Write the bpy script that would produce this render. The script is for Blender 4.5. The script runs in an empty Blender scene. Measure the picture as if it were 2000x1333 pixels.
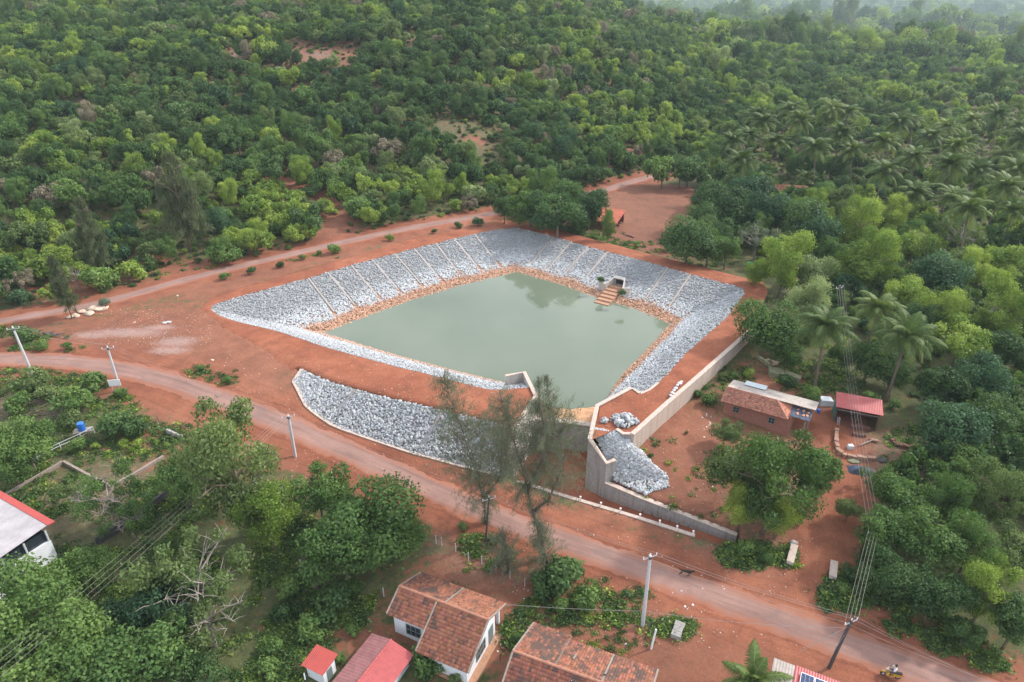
import bpy, math, random
import numpy as np
from mathutils import Vector, Matrix, noise
R = math.radians
rnd = random.Random(11)
rng = np.random.default_rng(11)
sc = bpy.context.scene
col = sc.collection
ORD = ['first','second','third','fourth','fifth','sixth','seventh','eighth','ninth','tenth','eleventh','twelfth','thirteenth','fourteenth','fifteenth','sixteenth','seventeenth','eighteenth','nineteenth','twentieth','twenty first','twenty second','twenty third','twenty fourth']

# ------------------------------------------------------------------ camera, sky, sun, exposure
CAM_H, PITCH, FPX = 50.0, R(28.3), 1333.0
cd = bpy.data.cameras.new('camera'); cam = bpy.data.objects.new('camera', cd); col.objects.link(cam)
cd.lens = 24.0; cd.sensor_width = 36.0; cd.clip_start = 0.5; cd.clip_end = 14000
cam.location = (0, 0, CAM_H); cam.rotation_euler = (math.pi/2 - PITCH, 0, 0)
sc.camera = cam

HAZE = 0.00013
SUN_EL, SUN_AZ = R(40), math.atan2(0.93, 0.36)      # azimuth from +Y towards +X
w = bpy.data.worlds.new('World'); sc.world = w; w.use_nodes = True
nt = w.node_tree; nt.nodes.clear()
def WN(t): return nt.nodes.new(t)
out = WN('ShaderNodeOutputWorld'); bg = WN('ShaderNodeBackground'); bg.inputs['Strength'].default_value = 0.15
sky = WN('ShaderNodeTexSky'); sky.sky_type = 'NISHITA'; sky.sun_disc = False
sky.sun_elevation = SUN_EL; sky.sun_rotation = SUN_AZ; sky.dust_density = 3.0; sky.air_density = 1.2
tc = WN('ShaderNodeTexCoord'); mp = WN('ShaderNodeMapping'); mp.inputs['Scale'].default_value = (1, 1, 2.2)
nz = WN('ShaderNodeTexNoise'); nz.inputs['Scale'].default_value = 2.6; nz.inputs['Detail'].default_value = 6; nz.inputs['Roughness'].default_value = .55
rp = WN('ShaderNodeMapRange'); rp.inputs[1].default_value = .36; rp.inputs[2].default_value = .62; rp.inputs[3].default_value = .12; rp.inputs[4].default_value = .92
mx = WN('ShaderNodeMixRGB'); mx.inputs['Color2'].default_value = (10.6, 11.0, 11.6, 1)
nt.links.new(tc.outputs['Generated'], mp.inputs[0]); nt.links.new(mp.outputs[0], nz.inputs['Vector'])
nt.links.new(nz.outputs[0], rp.inputs[0]); nt.links.new(rp.outputs[0], mx.inputs['Fac'])
nt.links.new(sky.outputs[0], mx.inputs['Color1']); nt.links.new(mx.outputs[0], bg.inputs['Color']); nt.links.new(bg.outputs[0], out.inputs[0])

sd = bpy.data.lights.new('sun', 'SUN'); so = bpy.data.objects.new('sun', sd); col.objects.link(so)
sd.energy = 3.2; sd.angle = R(3.5); sd.color = (1, .95, .87)
SUND = Vector((math.cos(SUN_EL)*math.sin(SUN_AZ), math.cos(SUN_EL)*math.cos(SUN_AZ), math.sin(SUN_EL)))
so.rotation_euler = SUND.to_track_quat('Z', 'Y').to_euler(); so.location = (0, 0, 200)
sc.view_settings.view_transform = 'Standard'; sc.view_settings.look = 'None'
sc.view_settings.exposure = 0.44; sc.view_settings.gamma = 1.0; sc.view_settings.use_curve_mapping = False
sc.render.engine = 'CYCLES'
sc.cycles.max_bounces = 6; sc.cycles.diffuse_bounces = 2; sc.cycles.glossy_bounces = 2; sc.cycles.transmission_bounces = 3
sc.cycles.volume_bounces = 2; sc.cycles.transparent_max_bounces = 6
sc.cycles.caustics_reflective = False; sc.cycles.caustics_refractive = False
sc.cycles.use_denoising = True

# ------------------------------------------------------------------ survey: photograph points to places in the world
_c, _s = math.cos(PITCH), math.sin(PITCH)
def ray(px, py):
    a, b = (px-1000)/FPX, (666.5-py)/FPX
    return Vector((a, _c+b*_s, -_s+b*_c))
def P(px, py, z=0.0):
    d = ray(px, py); t = (z-CAM_H)/d.z
    return Vector((d.x*t, d.y*t, z))
def project(x, y, z):
    zz = z-CAM_H
    dep = y*_c - zz*_s; up = y*_s + zz*_c
    return 1000+FPX*x/dep, 666.5-FPX*up/dep, dep

# ground heights: surveyed spots (photo x, photo y, height)
GP = [(0,705,0),(100,715,-.2),(230,735,-.7),(400,790,-1.4),(560,845,-2.3),(700,905,-3.3),(850,962,-4.2),(1000,1022,-5),(1150,1080,-5.5),
(1300,1135,-5.8),(1500,1190,-6),(1700,1265,-6.2),(1950,1340,-6.4),(60,800,-1.2),(200,850,-1.8),(330,850,-2.1),(50,950,-2.5),(200,1000,-3),(400,1000,-3.4),
(100,1150,-4),(300,1200,-4.8),(50,1300,-5),(500,1100,-4.8),(500,1300,-6),(700,1150,-5.8),(700,1320,-6.6),(900,1320,-6.8),(1000,1130,-6),(1150,1250,-6.5),
(1300,1320,-6.7),(1600,1330,-6.6),(1240,885,-2.9),(1330,800,-2.6),(1440,680,-1.7),(1400,850,-3.3),(1500,830,-3.4),(1300,965,-5),(1200,945,-5),(1350,940,-4.7),
(1450,1010,-5.3),(1440,1050,-6),(1600,1050,-5.5),(1640,920,-4.2),(1700,820,-3.8),(1600,760,-3.3),(1800,900,-4.3),(1950,800,-4.2),(1700,1150,-5.8),
(1900,1200,-6),(1990,1000,-5),(1700,600,-2.5),(1950,600,-3.5),(1500,600,-1.4),(0,630,.4),(200,590,.1),(400,537,0),(600,490,.2),(800,448,.3),(1000,412,.2),
(1180,372,0),(1262,352,-.3),(1260,400,-1),(1350,380,-1.3),(1250,450,-1.5),(1300,490,-1.5),(1500,430,-2),(1700,430,-3),(1950,430,-4),(1400,320,-1),
(1600,320,-2.5),(1900,320,-4),(300,640,0),(450,680,-.1),(150,660,.1),(560,700,-.2),(520,740,-.9),(575,745,-.5),(600,797,-1.7),(650,832,-2.6),(720,857,-3.2),
(850,897,-3.9),(905,912,-4.3),(960,1000,-4.8),(1060,985,-5.4),(1100,960,-6.0),(0,500,2.5),(300,460,2),(500,425,2.2),(700,395,2.5),(900,365,2.5),(1100,335,2.5),(0,400,8),(300,350,9),(500,300,9),
(500,200,16),(900,300,7),(900,250,11),(1000,200,13),(1000,100,25),(1100,200,11),(1250,250,4),(1400,200,3.5),(0,200,19),(500,100,27),(200,100,27),(0,60,31),(500,25,35),(800,30,34),
(1000,30,33),(1100,40,29),(1250,110,12),(1400,150,4),(1600,170,-3),(1900,170,-5),(1650,110,-8),(1950,110,-9),(1800,80,-10)]
_gw = [P(*g) for g in GP]
_gw += [Vector(v) for v in ((-60,25,-6),(0,22,-7.5),(60,22,-7),(110,60,-5.5),(150,110,-5),(260,250,-5),(-130,60,0),(-150,100,4),(-220,150,14),(-300,250,28),(-420,420,36),(400,420,-8),(-200,520,38),(60,560,30),(250,640,-9))]
_gx = np.array([(v.x, v.y) for v in _gw]); _gz = np.array([v.z for v in _gw])
def _tps(r2): return np.where(r2 > 1e-9, r2*np.log(r2+1e-12), 0)
_n = len(_gx); S_ = 100.0
_A = np.zeros((_n+3, _n+3)); _q = _gx/S_
_A[:_n, :_n] = _tps(((_q[:, None]-_q[None])**2).sum(-1)) + np.eye(_n)*0.0006
_A[:_n, _n] = 1; _A[:_n, _n+1:] = _q; _A[_n, :_n] = 1; _A[_n+1:, :_n] = _q.T
_W = np.linalg.solve(_A, np.concatenate([_gz, np.zeros(3)]))
def _fbm(x, y, sc_, octs=4, seed=0):
    """cheap value noise in numpy, 0..1"""
    t = np.zeros_like(x, dtype=float); a = 1.0; tot = 0; f = 1.0/sc_
    for o in range(octs):
        X, Y = x*f+seed*17.3+o*5.1, y*f-seed*9.7+o*3.3
        xi, yi = np.floor(X), np.floor(Y); xf, yf = X-xi, Y-yi
        xf = xf*xf*(3-2*xf); yf = yf*yf*(3-2*yf)
        def h(i, j):
            v = np.sin(i*127.1+j*311.7+seed*1.7)*43758.5453
            return v-np.floor(v)
        t += a*((h(xi, yi)*(1-xf)+h(xi+1, yi)*xf)*(1-yf)+(h(xi, yi+1)*(1-xf)+h(xi+1, yi+1)*xf)*yf)
        tot += a; a *= .5; f *= 2
    return t/tot
def ground0(x, y):
    """natural ground, arrays"""
    x = np.asarray(x, float); y = np.asarray(y, float)
    sh = x.shape; X = np.stack([x.ravel(), y.ravel()], -1)
    qc = np.clip(X, [-420, 18], [420, 660])/S_
    z = np.empty(len(X))
    for i in range(0, len(X), 20000):
        q = qc[i:i+20000]
        z[i:i+20000] = _tps(((q[:, None]-_q[None])**2).sum(-1))@_W[:_n] + _W[_n] + q@_W[_n+1:]
    xx, yy = X[:, 0], X[:, 1]
    z = np.clip(z, -11, 41)
    dist = np.hypot(xx, yy)
    t = np.clip((dist-430)/300, 0, 1); t = t*t*(3-2*t)
    far = -10 - 115*np.clip((dist-520)/1700, 0, 1) + np.clip((dist-3600)/4000, 0, 1)**1.1*360*(.45+.9*_fbm(xx, yy, 1300, 3, 3))
    keep = np.clip((140-xx)/200, 0, 1)*np.clip((620-yy)/200, 0, 1)
    t = t*(1-keep*.999)
    z = z*(1-t)+far*t
    z += (_fbm(xx, yy, 3.0, 3, 5)-.5)*.12
    return z.reshape(sh)
def H(x, y): return float(ground0(np.array([x]), np.array([y]))[0])
def PG(px, py):
    """where the line of sight through a photo point meets the ground"""
    d = ray(px, py); ts = np.geomspace(35, 2500, 90)
    zz = CAM_H+d.z*ts-ground0(d.x*ts, d.y*ts)
    k = int(np.argmax(zz < 0)) if (zz < 0).any() else 89
    a, b = ts[max(k-1, 0)], ts[k]
    for _ in range(3):
        u = np.linspace(a, b, 12); zz = CAM_H+d.z*u-ground0(d.x*u, d.y*u)
        m = int(np.argmax(zz < 0)) if (zz < 0).any() else 11
        a, b = u[max(m-1, 0)], u[m]
    return Vector((d.x*b, d.y*b, H(d.x*b, d.y*b)))
def PH(px, py, h):
    """ground point whose spot h metres up is seen at the photo point"""
    p = P(px, py, 0.0)
    for _ in range(12):
        q = P(px, py, H(p.x, p.y)+h); p = p*.4+q*.6
    return Vector((p.x, p.y, H(p.x, p.y)))

# ------------------------------------------------------------------ object helpers
def tag(o, label=None, cat=None, group=None, kind=None):
    if label: o['label'] = label
    if cat: o['category'] = cat
    if group: o['group'] = group
    if kind: o['kind'] = kind
    return o
def empty(name, loc, label, cat, rz=0, group=None):
    o = bpy.data.objects.new(name, None); col.objects.link(o); o.location = loc; o.rotation_euler = (0, 0, rz)
    o.empty_display_size = .3
    return tag(o, label, cat, group)
def link(name, me, parent=None, loc=(0, 0, 0)):
    o = bpy.data.objects.new(name, me); col.objects.link(o)
    if parent is not None: o.parent = parent
    o.location = loc
    return o
def copy_tree(o, parent=None):
    c = o.copy(); col.objects.link(c)
    if parent is not None: c.parent = parent
    for ch in o.children: copy_tree(ch, c)
    return c
def npmesh(name, V, F, mats, attrs=None, midx=None, smooth=False):
    """V (n,3), F (m,k) arrays"""
    me = bpy.data.meshes.new(name); V = np.asarray(V, np.float32); F = np.asarray(F, np.int32)
    m, k = F.shape
    me.vertices.add(len(V)); me.vertices.foreach_set('co', V.ravel())
    me.loops.add(m*k); me.loops.foreach_set('vertex_index', F.ravel())
    me.polygons.add(m); me.polygons.foreach_set('loop_start', np.arange(0, m*k, k, dtype=np.int32))
    for mt in (mats if isinstance(mats, (list, tuple)) else [mats]): me.materials.append(mt)
    if midx is not None: me.polygons.foreach_set('material_index', np.asarray(midx, np.int32))
    if smooth: me.polygons.foreach_set('use_smooth', np.ones(m, bool))
    for an, av in (attrs or {}).items():
        av = np.asarray(av, np.float32)
        if av.ndim == 1:
            a = me.attributes.new(an, 'FLOAT', 'POINT'); a.data.foreach_set('value', av)
        else:
            a = me.attributes.new(an, 'FLOAT_COLOR', 'POINT')
            if av.shape[1] == 3: av = np.concatenate([av, np.ones((len(av), 1), np.float32)], 1)
            a.data.foreach_set('color', av.ravel())
    me.update(calc_edges=True); me.validate()
    return me
class Fr:
    """local frame of a building: u along, v towards the viewer's side, z up"""
    def __init__(s, x, y, deg):
        a = R(deg); s.o = Vector((x, y, 0)); s.u = Vector((math.cos(a), math.sin(a), 0)); s.v = Vector((s.u.y, -s.u.x, 0))
    def __call__(s, u, v, z): return s.o+s.u*u+s.v*v+Vector((0, 0, z))
class MB:
    def __init__(s): s.V = []; s.F = []; s.M = []
    def face(s, pts, m=0):
        n = len(s.V); s.V += [tuple(p) for p in pts]; s.F.append(tuple(range(n, n+len(pts)))); s.M.append(m); return s
    def hull8(s, p, m=0):
        """p: 4 bottom + 4 top corners, same order"""
        n = len(s.V); s.V += [tuple(q) for q in p]
        for f in ((3, 2, 1, 0), (4, 5, 6, 7), (0, 1, 5, 4), (1, 2, 6, 5), (2, 3, 7, 6), (3, 0, 4, 7)):
            s.F.append(tuple(n+i for i in f)); s.M.append(m)
        return s
    def box(s, f, u0, u1, v0, v1, z0, z1, m=0):
        return s.hull8([f(u0, v0, z0), f(u1, v0, z0), f(u1, v1, z0), f(u0, v1, z0), f(u0, v0, z1), f(u1, v0, z1), f(u1, v1, z1), f(u0, v1, z1)], m)
    def slab(s, a, b, c, d, t, m=0):
        """flat plate abcd with thickness t downwards"""
        a, b, c, d = [Vector(q) for q in (a, b, c, d)]; n = (b-a).cross(d-a).normalized()
        if n.z < 0: n = -n
        k = -n*t
        return s.hull8([a+k, b+k, c+k, d+k, a, b, c, d], m)
    def tube(s, pts, rad, n=6, m=0, cap=True):
        pts = [Vector(p) for p in pts]
        if not hasattr(rad, '__len__'): rad = [rad]*len(pts)
        b = len(s.V)
        for i, p in enumerate(pts):
            t = (pts[min(i+1, len(pts)-1)]-pts[max(i-1, 0)])
            t = t.normalized() if t.length > 1e-6 else Vector((0, 0, 1))
            x = t.cross(Vector((0, 0, 1)) if abs(t.z) < .9 else Vector((1, 0, 0))).normalized(); y = t.cross(x)
            for k in range(n):
                a = 2*math.pi*k/n; s.V.append(tuple(p+(x*math.cos(a)+y*math.sin(a))*rad[i]))
        for i in range(len(pts)-1):
            for k in range(n):
                s.F.append((b+i*n+k, b+i*n+(k+1) % n, b+(i+1)*n+(k+1) % n, b+(i+1)*n+k)); s.M.append(m)
        if cap:
            s.F.append(tuple(b+k for k in range(n))[::-1]); s.M.append(m)
            e = b+(len(pts)-1)*n; s.F.append(tuple(e+k for k in range(n))); s.M.append(m)
        return s
    def mesh(s, name, mats, org=(0, 0, 0), smooth=False):
        me = bpy.data.meshes.new(name); o = Vector(org)
        me.from_pydata([(v[0]-o.x, v[1]-o.y, v[2]-o.z) for v in s.V], [], s.F)
        for mt in (mats if isinstance(mats, (list, tuple)) else [mats]): me.materials.append(mt)
        me.polygons.foreach_set('material_index', s.M)
        if smooth: me.polygons.foreach_set('use_smooth', [True]*len(s.F))
        me.update(); return me
    def build(s, name, mats, parent=None, smooth=False, org=None):
        """world coordinates in; a child of PARENT (an unrotated empty) or an object based at org"""
        o_ = parent_loc(parent) if parent is not None else Vector(org if org is not None else (0, 0, 0))
        o = link(name, s.mesh(name, mats, o_, smooth), parent)
        if parent is None: o.location = o_
        return o
def parent_loc(p):
    v = Vector(p.location)
    return v+parent_loc(p.parent) if p.parent else v

# ------------------------------------------------------------------ materials
def mat(name):
    m = bpy.data.materials.new(name); m.use_nodes = True; n = m.node_tree
    b = n.nodes['Principled BSDF']; b.inputs['Roughness'].default_value = .85; b.inputs['Specular IOR Level'].default_value = .25
    return m, n, b
def nd(n, t, **kw):
    x = n.nodes.new(t)
    for k, v in kw.items():
        if k in x.inputs: x.inputs[k].default_value = v
        else: setattr(x, k, v)
    return x
def c4(c): return (c[0], c[1], c[2], 1)
def noise_(n, scale, detail=4, rough=.55, vec=None, dist=0):
    x = nd(n, 'ShaderNodeTexNoise', Scale=scale, Detail=detail, Roughness=rough, Distortion=dist)
    if vec is not None: n.links.new(vec, x.inputs['Vector'])
    return x.outputs[0]
def ramp(n, fac, stops):
    x = n.nodes.new('ShaderNodeValToRGB'); e = x.color_ramp.elements
    while len(e) < len(stops): e.new(.5)
    for k, (p, c) in zip(e, stops): k.position = p; k.color = c4(c) if hasattr(c, '__len__') else (c, c, c, 1)
    n.links.new(fac, x.inputs[0]); return x.outputs[0]
def mixc(n, fac, a, b, mode='MIX'):
    x = n.nodes.new('ShaderNodeMixRGB'); x.blend_type = mode
    for s, v in ((x.inputs[0], fac), (x.inputs[1], a), (x.inputs[2], b)):
        if isinstance(v, (int, float)): s.default_value = v
        elif isinstance(v, tuple): s.default_value = c4(v)
        else: n.links.new(v, s)
    return x.outputs[0]
def math_(n, op, a, b=None):
    x = n.nodes.new('ShaderNodeMath'); x.operation = op
    for s, v in zip(x.inputs, (a, b)):
        if v is None: continue
        if isinstance(v, (int, float)): s.default_value = v
        else: n.links.new(v, s)
    return x.outputs[0]
def attr(n, name, what='Fac'):
    x = n.nodes.new('ShaderNodeAttribute'); x.attribute_name = name
    return x.outputs[what]
def pos(n, scale=None):
    g = n.nodes.new('ShaderNodeNewGeometry')
    if scale is None: return g.outputs['Position']
    m = nd(n, 'ShaderNodeMapping'); m.inputs['Scale'].default_value = scale
    n.links.new(g.outputs['Position'], m.inputs[0]); return m.outputs[0]
def bump(n, b, h, strength=.4, dist=.1):
    x = nd(n, 'ShaderNodeBump', Strength=strength, Distance=dist); n.links.new(h, x.inputs['Height']); n.links.new(x.outputs[0], b.inputs['Normal'])

def soil_color(n, p):
    big = noise_(n, .045, 4, .6, p); mid = noise_(n, .4, 6, .65, p); fine = noise_(n, 5.0, 5, .7, p)
    a = ramp(n, big, [(.3, (.195, .064, .036)), (.5, (.265, .094, .052)), (.7, (.32, .128, .075))])
    b = ramp(n, mid, [(.25, (.60, .58, .58)), (.5, (.9, .88, .88)), (.72, (1.12, 1.12, 1.12))])
    c = ramp(n, fine, [(.3, (.72, .72, .72)), (.55, (1, 1, 1)), (.75, (1.16, 1.14, 1.12))])
    x = mixc(n, 1.0, mixc(n, 1.0, a, b, 'MULTIPLY'), c, 'MULTIPLY')
    speck = ramp(n, noise_(n, 9, 2, .5, p), [(.70, 0.0), (.76, 1.0)])
    return mixc(n, math_(n, 'MULTIPLY', speck, .35), x, (.55, .42, .36)), mid, fine
def make_ground():
    m, n, b = mat('ground_soil'); p = pos(n)
    soil, mid, fine = soil_color(n, p)
    mask = n.nodes.new('ShaderNodeAttribute'); mask.attribute_name = 'mask'
    sep = n.nodes.new('ShaderNodeSeparateColor'); n.links.new(mask.outputs['Color'], sep.inputs[0])
    veg, grav, dark = sep.outputs[0], sep.outputs[1], sep.outputs[2]
    g = mixc(n, 1.0, ramp(n, noise_(n, 1.1, 6, .75, p), [(.3, (.022, .045, .012)), (.5, (.055, .092, .024)), (.7, (.12, .14, .05))]), ramp(n, noise_(n, 7, 4, .8, p), [(.35, (.45, .5, .45)), (.6, (1.1, 1.1, 1.1))]), 'MULTIPLY')
    vf = math_(n, 'SUBTRACT', math_(n, 'ADD', veg, math_(n, 'MULTIPLY', noise_(n, .9, 6, .7, p), 1.3)), 1.0)
    vf = ramp(n, vf, [(.0, 0.0), (.22, 1.0)])
    c = mixc(n, vf, soil, g)
    litter = ramp(n, noise_(n, 2.3, 5, .75, p), [(.35, (.13, .075, .05)), (.65, (.24, .17, .13))])
    c = mixc(n, math_(n, 'MULTIPLY', dark, .85), c, litter)
    gf = ramp(n, math_(n, 'SUBTRACT', math_(n, 'ADD', grav, math_(n, 'MULTIPLY', noise_(n, 2.2, 8, .85, p), 1.3)), 1.05), [(0.02, 0.0), (.35, 1.0)])
    gs = ramp(n, noise_(n, 14, 2, .6, p), [(.4, (.42, .34, .32)), (.62, (.66, .62, .62))])
    c = mixc(n, math_(n, 'MULTIPLY', gf, .28), c, gs)
    # wheel marks and graded lines that follow the road
    rd = attr(n, 'rdist'); cm = n.nodes.new('ShaderNodeCombineXYZ'); n.links.new(math_(n, 'ADD', rd, math_(n, 'MULTIPLY', noise_(n, .12, 3, .5, p), 3.0)), cm.inputs[0])
    tr = ramp(n, noise_(n, 1.7, 4, .7, cm.outputs[0]), [(.36, (.66, .62, .60)), (.50, (1, 1, 1)), (.66, (1.10, 1.08, 1.08))])
    fall = ramp(n, math_(n, 'MULTIPLY', rd, .1), [(.15, 1.0), (.75, 0.0)])
    c = mixc(n, math_(n, 'MULTIPLY', fall, math_(n, 'SUBTRACT', 1.0, vf)), c, mixc(n, 1.0, c, tr, 'MULTIPLY'))
    n.links.new(c, b.inputs['Base Color']); b.inputs['Roughness'].default_value = .95
    bump(n, b, math_(n, 'ADD', math_(n, 'MULTIPLY', mid, .6), math_(n, 'MULTIPLY', fine, .25)), .55, .25)
    return m
def make_bund():
    m, n, b = mat('bund_soil'); p = pos(n); s, mid, fine = soil_color(n, p)
    s = mixc(n, 1.0, s, (1.14, 1.12, 1.1), 'MULTIPLY')
    n.links.new(s, b.inputs['Base Color']); b.inputs['Roughness'].default_value = .95
    bump(n, b, math_(n, 'ADD', math_(n, 'MULTIPLY', mid, .6), math_(n, 'MULTIPLY', fine, .25)), .5, .2); return m
def make_road(name, a, d, dust, wear):
    m, n, b = mat(name); p = pos(n); u = attr(n, 'across'); v = attr(n, 'along')
    cmb = n.nodes.new('ShaderNodeCombineXYZ'); n.links.new(math_(n, 'MULTIPLY', u, 3.2), cmb.inputs[0]); n.links.new(math_(n, 'MULTIPLY', v, .05), cmb.inputs[1])
    tr = noise_(n, 2.0, 5, .6, cmb.outputs[0]); fine = noise_(n, 8, 4, .7, p); big = noise_(n, .25, 5, .6, p)
    c = ramp(n, big, [(.3, a), (.7, d)])
    c = mixc(n, 1.0, c, ramp(n, tr, [(.3, (.72, .7, .72)), (.5, (1, 1, 1)), (.7, (1.15, 1.12, 1.1))]), 'MULTIPLY')
    c = mixc(n, 1.0, c, ramp(n, fine, [(.3, (.85, .85, .85)), (.7, (1.1, 1.1, 1.1))]), 'MULTIPLY')
    e = math_(n, 'ADD', math_(n, 'MULTIPLY', math_(n, 'ABSOLUTE', math_(n, 'SUBTRACT', u, .5)), 2.0), math_(n, 'MULTIPLY', math_(n, 'SUBTRACT', noise_(n, .55, 6, .7, p), .5), wear))
    c = mixc(n, math_(n, 'MULTIPLY', ramp(n, noise_(n, .35, 3, .5, p, 1.0), [(.60, 0.0), (.64, 1.0)]), .35), c, (.16, .12, .115))
    c = mixc(n, ramp(n, e, [(.45, 0.0), (.98, 1.0)]), c, dust)
    n.links.new(c, b.inputs['Base Color']); bump(n, b, fine, .3, .03); return m
def make_concrete(name, a, d, streak=1.0):
    m, n, b = mat(name); p = pos(n)
    s = noise_(n, 1.0, 5, .65, pos(n, (1.9, 1.9, .16))); f = noise_(n, 3.0, 6, .7, p)
    c = ramp(n, f, [(.3, a), (.7, d)])
    c = mixc(n, streak, c, mixc(n, 1.0, c, ramp(n, s, [(.36, (.50, .47, .45)), (.52, (1, 1, 1)), (.75, (1.06, 1.03, 1.0))]), 'MULTIPLY'))
    # shutter lines every 0.6 m
    z = n.nodes.new('ShaderNodeSeparateXYZ'); n.links.new(p, z.inputs[0])
    fr = math_(n, 'FRACT', math_(n, 'MULTIPLY', z.outputs[2], 1.6))
    c = mixc(n, ramp(n, fr, [(.0, .35), (.05, 0.0), (.97, 0.0), (1.0, .35)]), c, (.16, .13, .11))
    n.links.new(c, b.inputs['Base Color']); bump(n, b, f, .3, .03); return m
def make_plain(name, c, rough=.7, var=.18, scale=3.0, spec=.25, metal=0):
    m, n, b = mat(name); p = pos(n); f = noise_(n, scale, 5, .65, p)
    k = ramp(n, f, [(.28, tuple(q*(1-var) for q in c)), (.72, tuple(min(1, q*(1+var)) for q in c))])
    n.links.new(k, b.inputs['Base Color']); b.inputs['Roughness'].default_value = rough; b.inputs['Specular IOR Level'].default_value = spec; b.inputs['Metallic'].default_value = metal
    return m
def make_attrcol(name, rough=.85, grain=8.0, bumpy=.3):
    m, n, b = mat(name); c = attr(n, 'tone', 'Color'); p = pos(n); f = noise_(n, grain, 4, .65, p)
    k = mixc(n, 1.0, c, ramp(n, f, [(.3, (.78, .78, .78)), (.7, (1.15, 1.15, 1.15))]), 'MULTIPLY')
    n.links.new(k, b.inputs['Base Color']); b.inputs['Roughness'].default_value = rough; bump(n, b, f, bumpy, .03); return m
def make_leaf(name, lo, mid, hi, trans=.33, rv=.35):
    m = bpy.data.materials.new(name); m.use_nodes = True; n = m.node_tree; n.nodes.clear()
    t = attr(n, 'tint'); oi = n.nodes.new('ShaderNodeObjectInfo')
    f = math_(n, 'ADD', math_(n, 'MULTIPLY', t, 1-rv), math_(n, 'MULTIPLY', oi.outputs['Random'], rv))
    c = ramp(n, f, [(.12, lo), (.48, mid), (.88, hi)])
    d = n.nodes.new('ShaderNodeBsdfPrincipled'); d.inputs['Roughness'].default_value = .55; d.inputs['Specular IOR Level'].default_value = .22
    tr = n.nodes.new('ShaderNodeBsdfTranslucent'); mxs = n.nodes.new('ShaderNodeMixShader'); mxs.inputs[0].default_value = trans
    n.links.new(c, d.inputs['Base Color']); n.links.new(mixc(n, 1.0, c, (1.3, 1.35, .8), 'MULTIPLY'), tr.inputs[0])
    n.links.new(d.outputs[0], mxs.inputs[1]); n.links.new(tr.outputs[0], mxs.inputs[2])
    o = n.nodes.new('ShaderNodeOutputMaterial'); n.links.new(mxs.outputs[0], o.inputs[0]); return m
def make_water():
    m, n, b = mat('pond_water'); p = pos(n)
    c = ramp(n, noise_(n, .05, 3, .5, p), [(.3, (.120, .148, .108)), (.7, (.155, .180, .132))])
    n.links.new(c, b.inputs['Base Color']); b.inputs['Roughness'].default_value = .04; b.inputs['IOR'].default_value = 1.42; b.inputs['Specular IOR Level'].default_value = .5
    bump(n, b, noise_(n, .9, 3, .5, p), .05, .05); return m

M = {}
M['ground'] = make_ground(); M['bund'] = make_bund()
M['road'] = make_road('road_asphalt', (.225, .132, .110), (.30, .176, .146), (.285, .108, .062), .9)
M['track'] = make_road('dirt_track', (.235, .140, .118), (.30, .185, .158), (.27, .10, .058), .9)
M['concrete'] = make_concrete('concrete', (.44, .40, .37), (.57, .52, .48), .45)
M['concrete_dark'] = make_concrete('weathered_concrete', (.27, .255, .25), (.38, .36, .345), .55)
M['concrete_pink'] = make_concrete('dusty_concrete', (.43, .345, .295), (.53, .435, .38), .35)
M['strip'] = make_plain('strip_concrete', (.35, .31, .285), .95, .25)
M['stone'] = make_attrcol('quarry_stone', .85, 6, .35)
M['tile'] = make_attrcol('clay_tile', .85, 7, .3)
M['water'] = make_water()
M['white'] = make_plain('white_plaster', (.70, .72, .76), .8, .08, 1.5)
M['dirty_white'] = make_plain('dirty_plaster', (.52, .54, .58), .85, .2, 1.2)
M['plinth'] = make_plain('plinth_plaster', (.40, .22, .14), .85, .2)
M['brick'] = make_plain('brick_plaster', (.32, .15, .115), .9, .22, 4)
M['dark'] = make_plain('painted_mouth_shade', (.018, .02, .022), .4, .2)  # near-black colour that paints in the shade of the inlet mouth
M['glass'] = make_plain('window_glass', (.03, .04, .05), .12, .1, 2, .5)
M['frame'] = make_plain('window_frame', (.16, .20, .20), .6, .15)
M['red_sheet'] = make_plain('red_sheet', (.38, .085, .085), .5, .16, 1.4, .4)
M['red_bright'] = make_plain('bright_red_sheet', (.37, .06, .05), .5, .12, 1.4, .4)
M['red_dark'] = make_plain('weathered_red_sheet', (.26, .115, .115), .6, .22, 1.6, .3)
M['grey_sheet'] = make_plain('grey_sheet', (.36, .33, .345), .6, .22, .8, .3)
M['cement_sheet'] = make_plain('cement_sheet', (.38, .33, .30), .9, .2, 1.4)
M['steel_sheet'] = make_plain('bare_steel_sheet', (.55, .60, .64), .4, .08, 2, .5)
M['tarp'] = make_plain('tarpaulin', (.065, .08, .115), .7, .3, 2)
M['tarp_orange'] = make_plain('tarpaulin_patch', (.5, .22, .12), .7, .2, 2)
M['solar'] = make_plain('solar_panel', (.025, .045, .11), .15, .1, 2, .6)
M['metal'] = make_plain('grey_metal', (.40, .40, .42), .5, .1, 4, .5)
M['pole'] = make_concrete('pole_concrete', (.46, .46, .48), (.58, .58, .61), .3)
M['pole_dark'] = make_plain('old_pole', (.075, .068, .07), .8, .3, 5)
M['wire'] = make_plain('cable', (.30, .27, .26), .6, .05)
M['white_paint'] = make_plain('white_paint', (.78, .78, .79), .6, .06)
M['blue'] = make_plain('blue_plastic', (.02, .14, .50), .4, .1, 3, .5)
M['boulder'] = make_plain('boulder_stone', (.55, .42, .33), .9, .35, 1.3)
M['mud_wall'] = make_plain('mud_wall', (.33, .20, .145), .95, .25, 4)
M['rubble'] = make_plain('laterite_block', (.17, .085, .065), .95, .3, 5)
M['bark'] = make_plain('bark', (.17, .13, .105), .9, .3, 6)
M['bark_pale'] = make_plain('pale_bark', (.29, .25, .22), .9, .25, 5)
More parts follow.
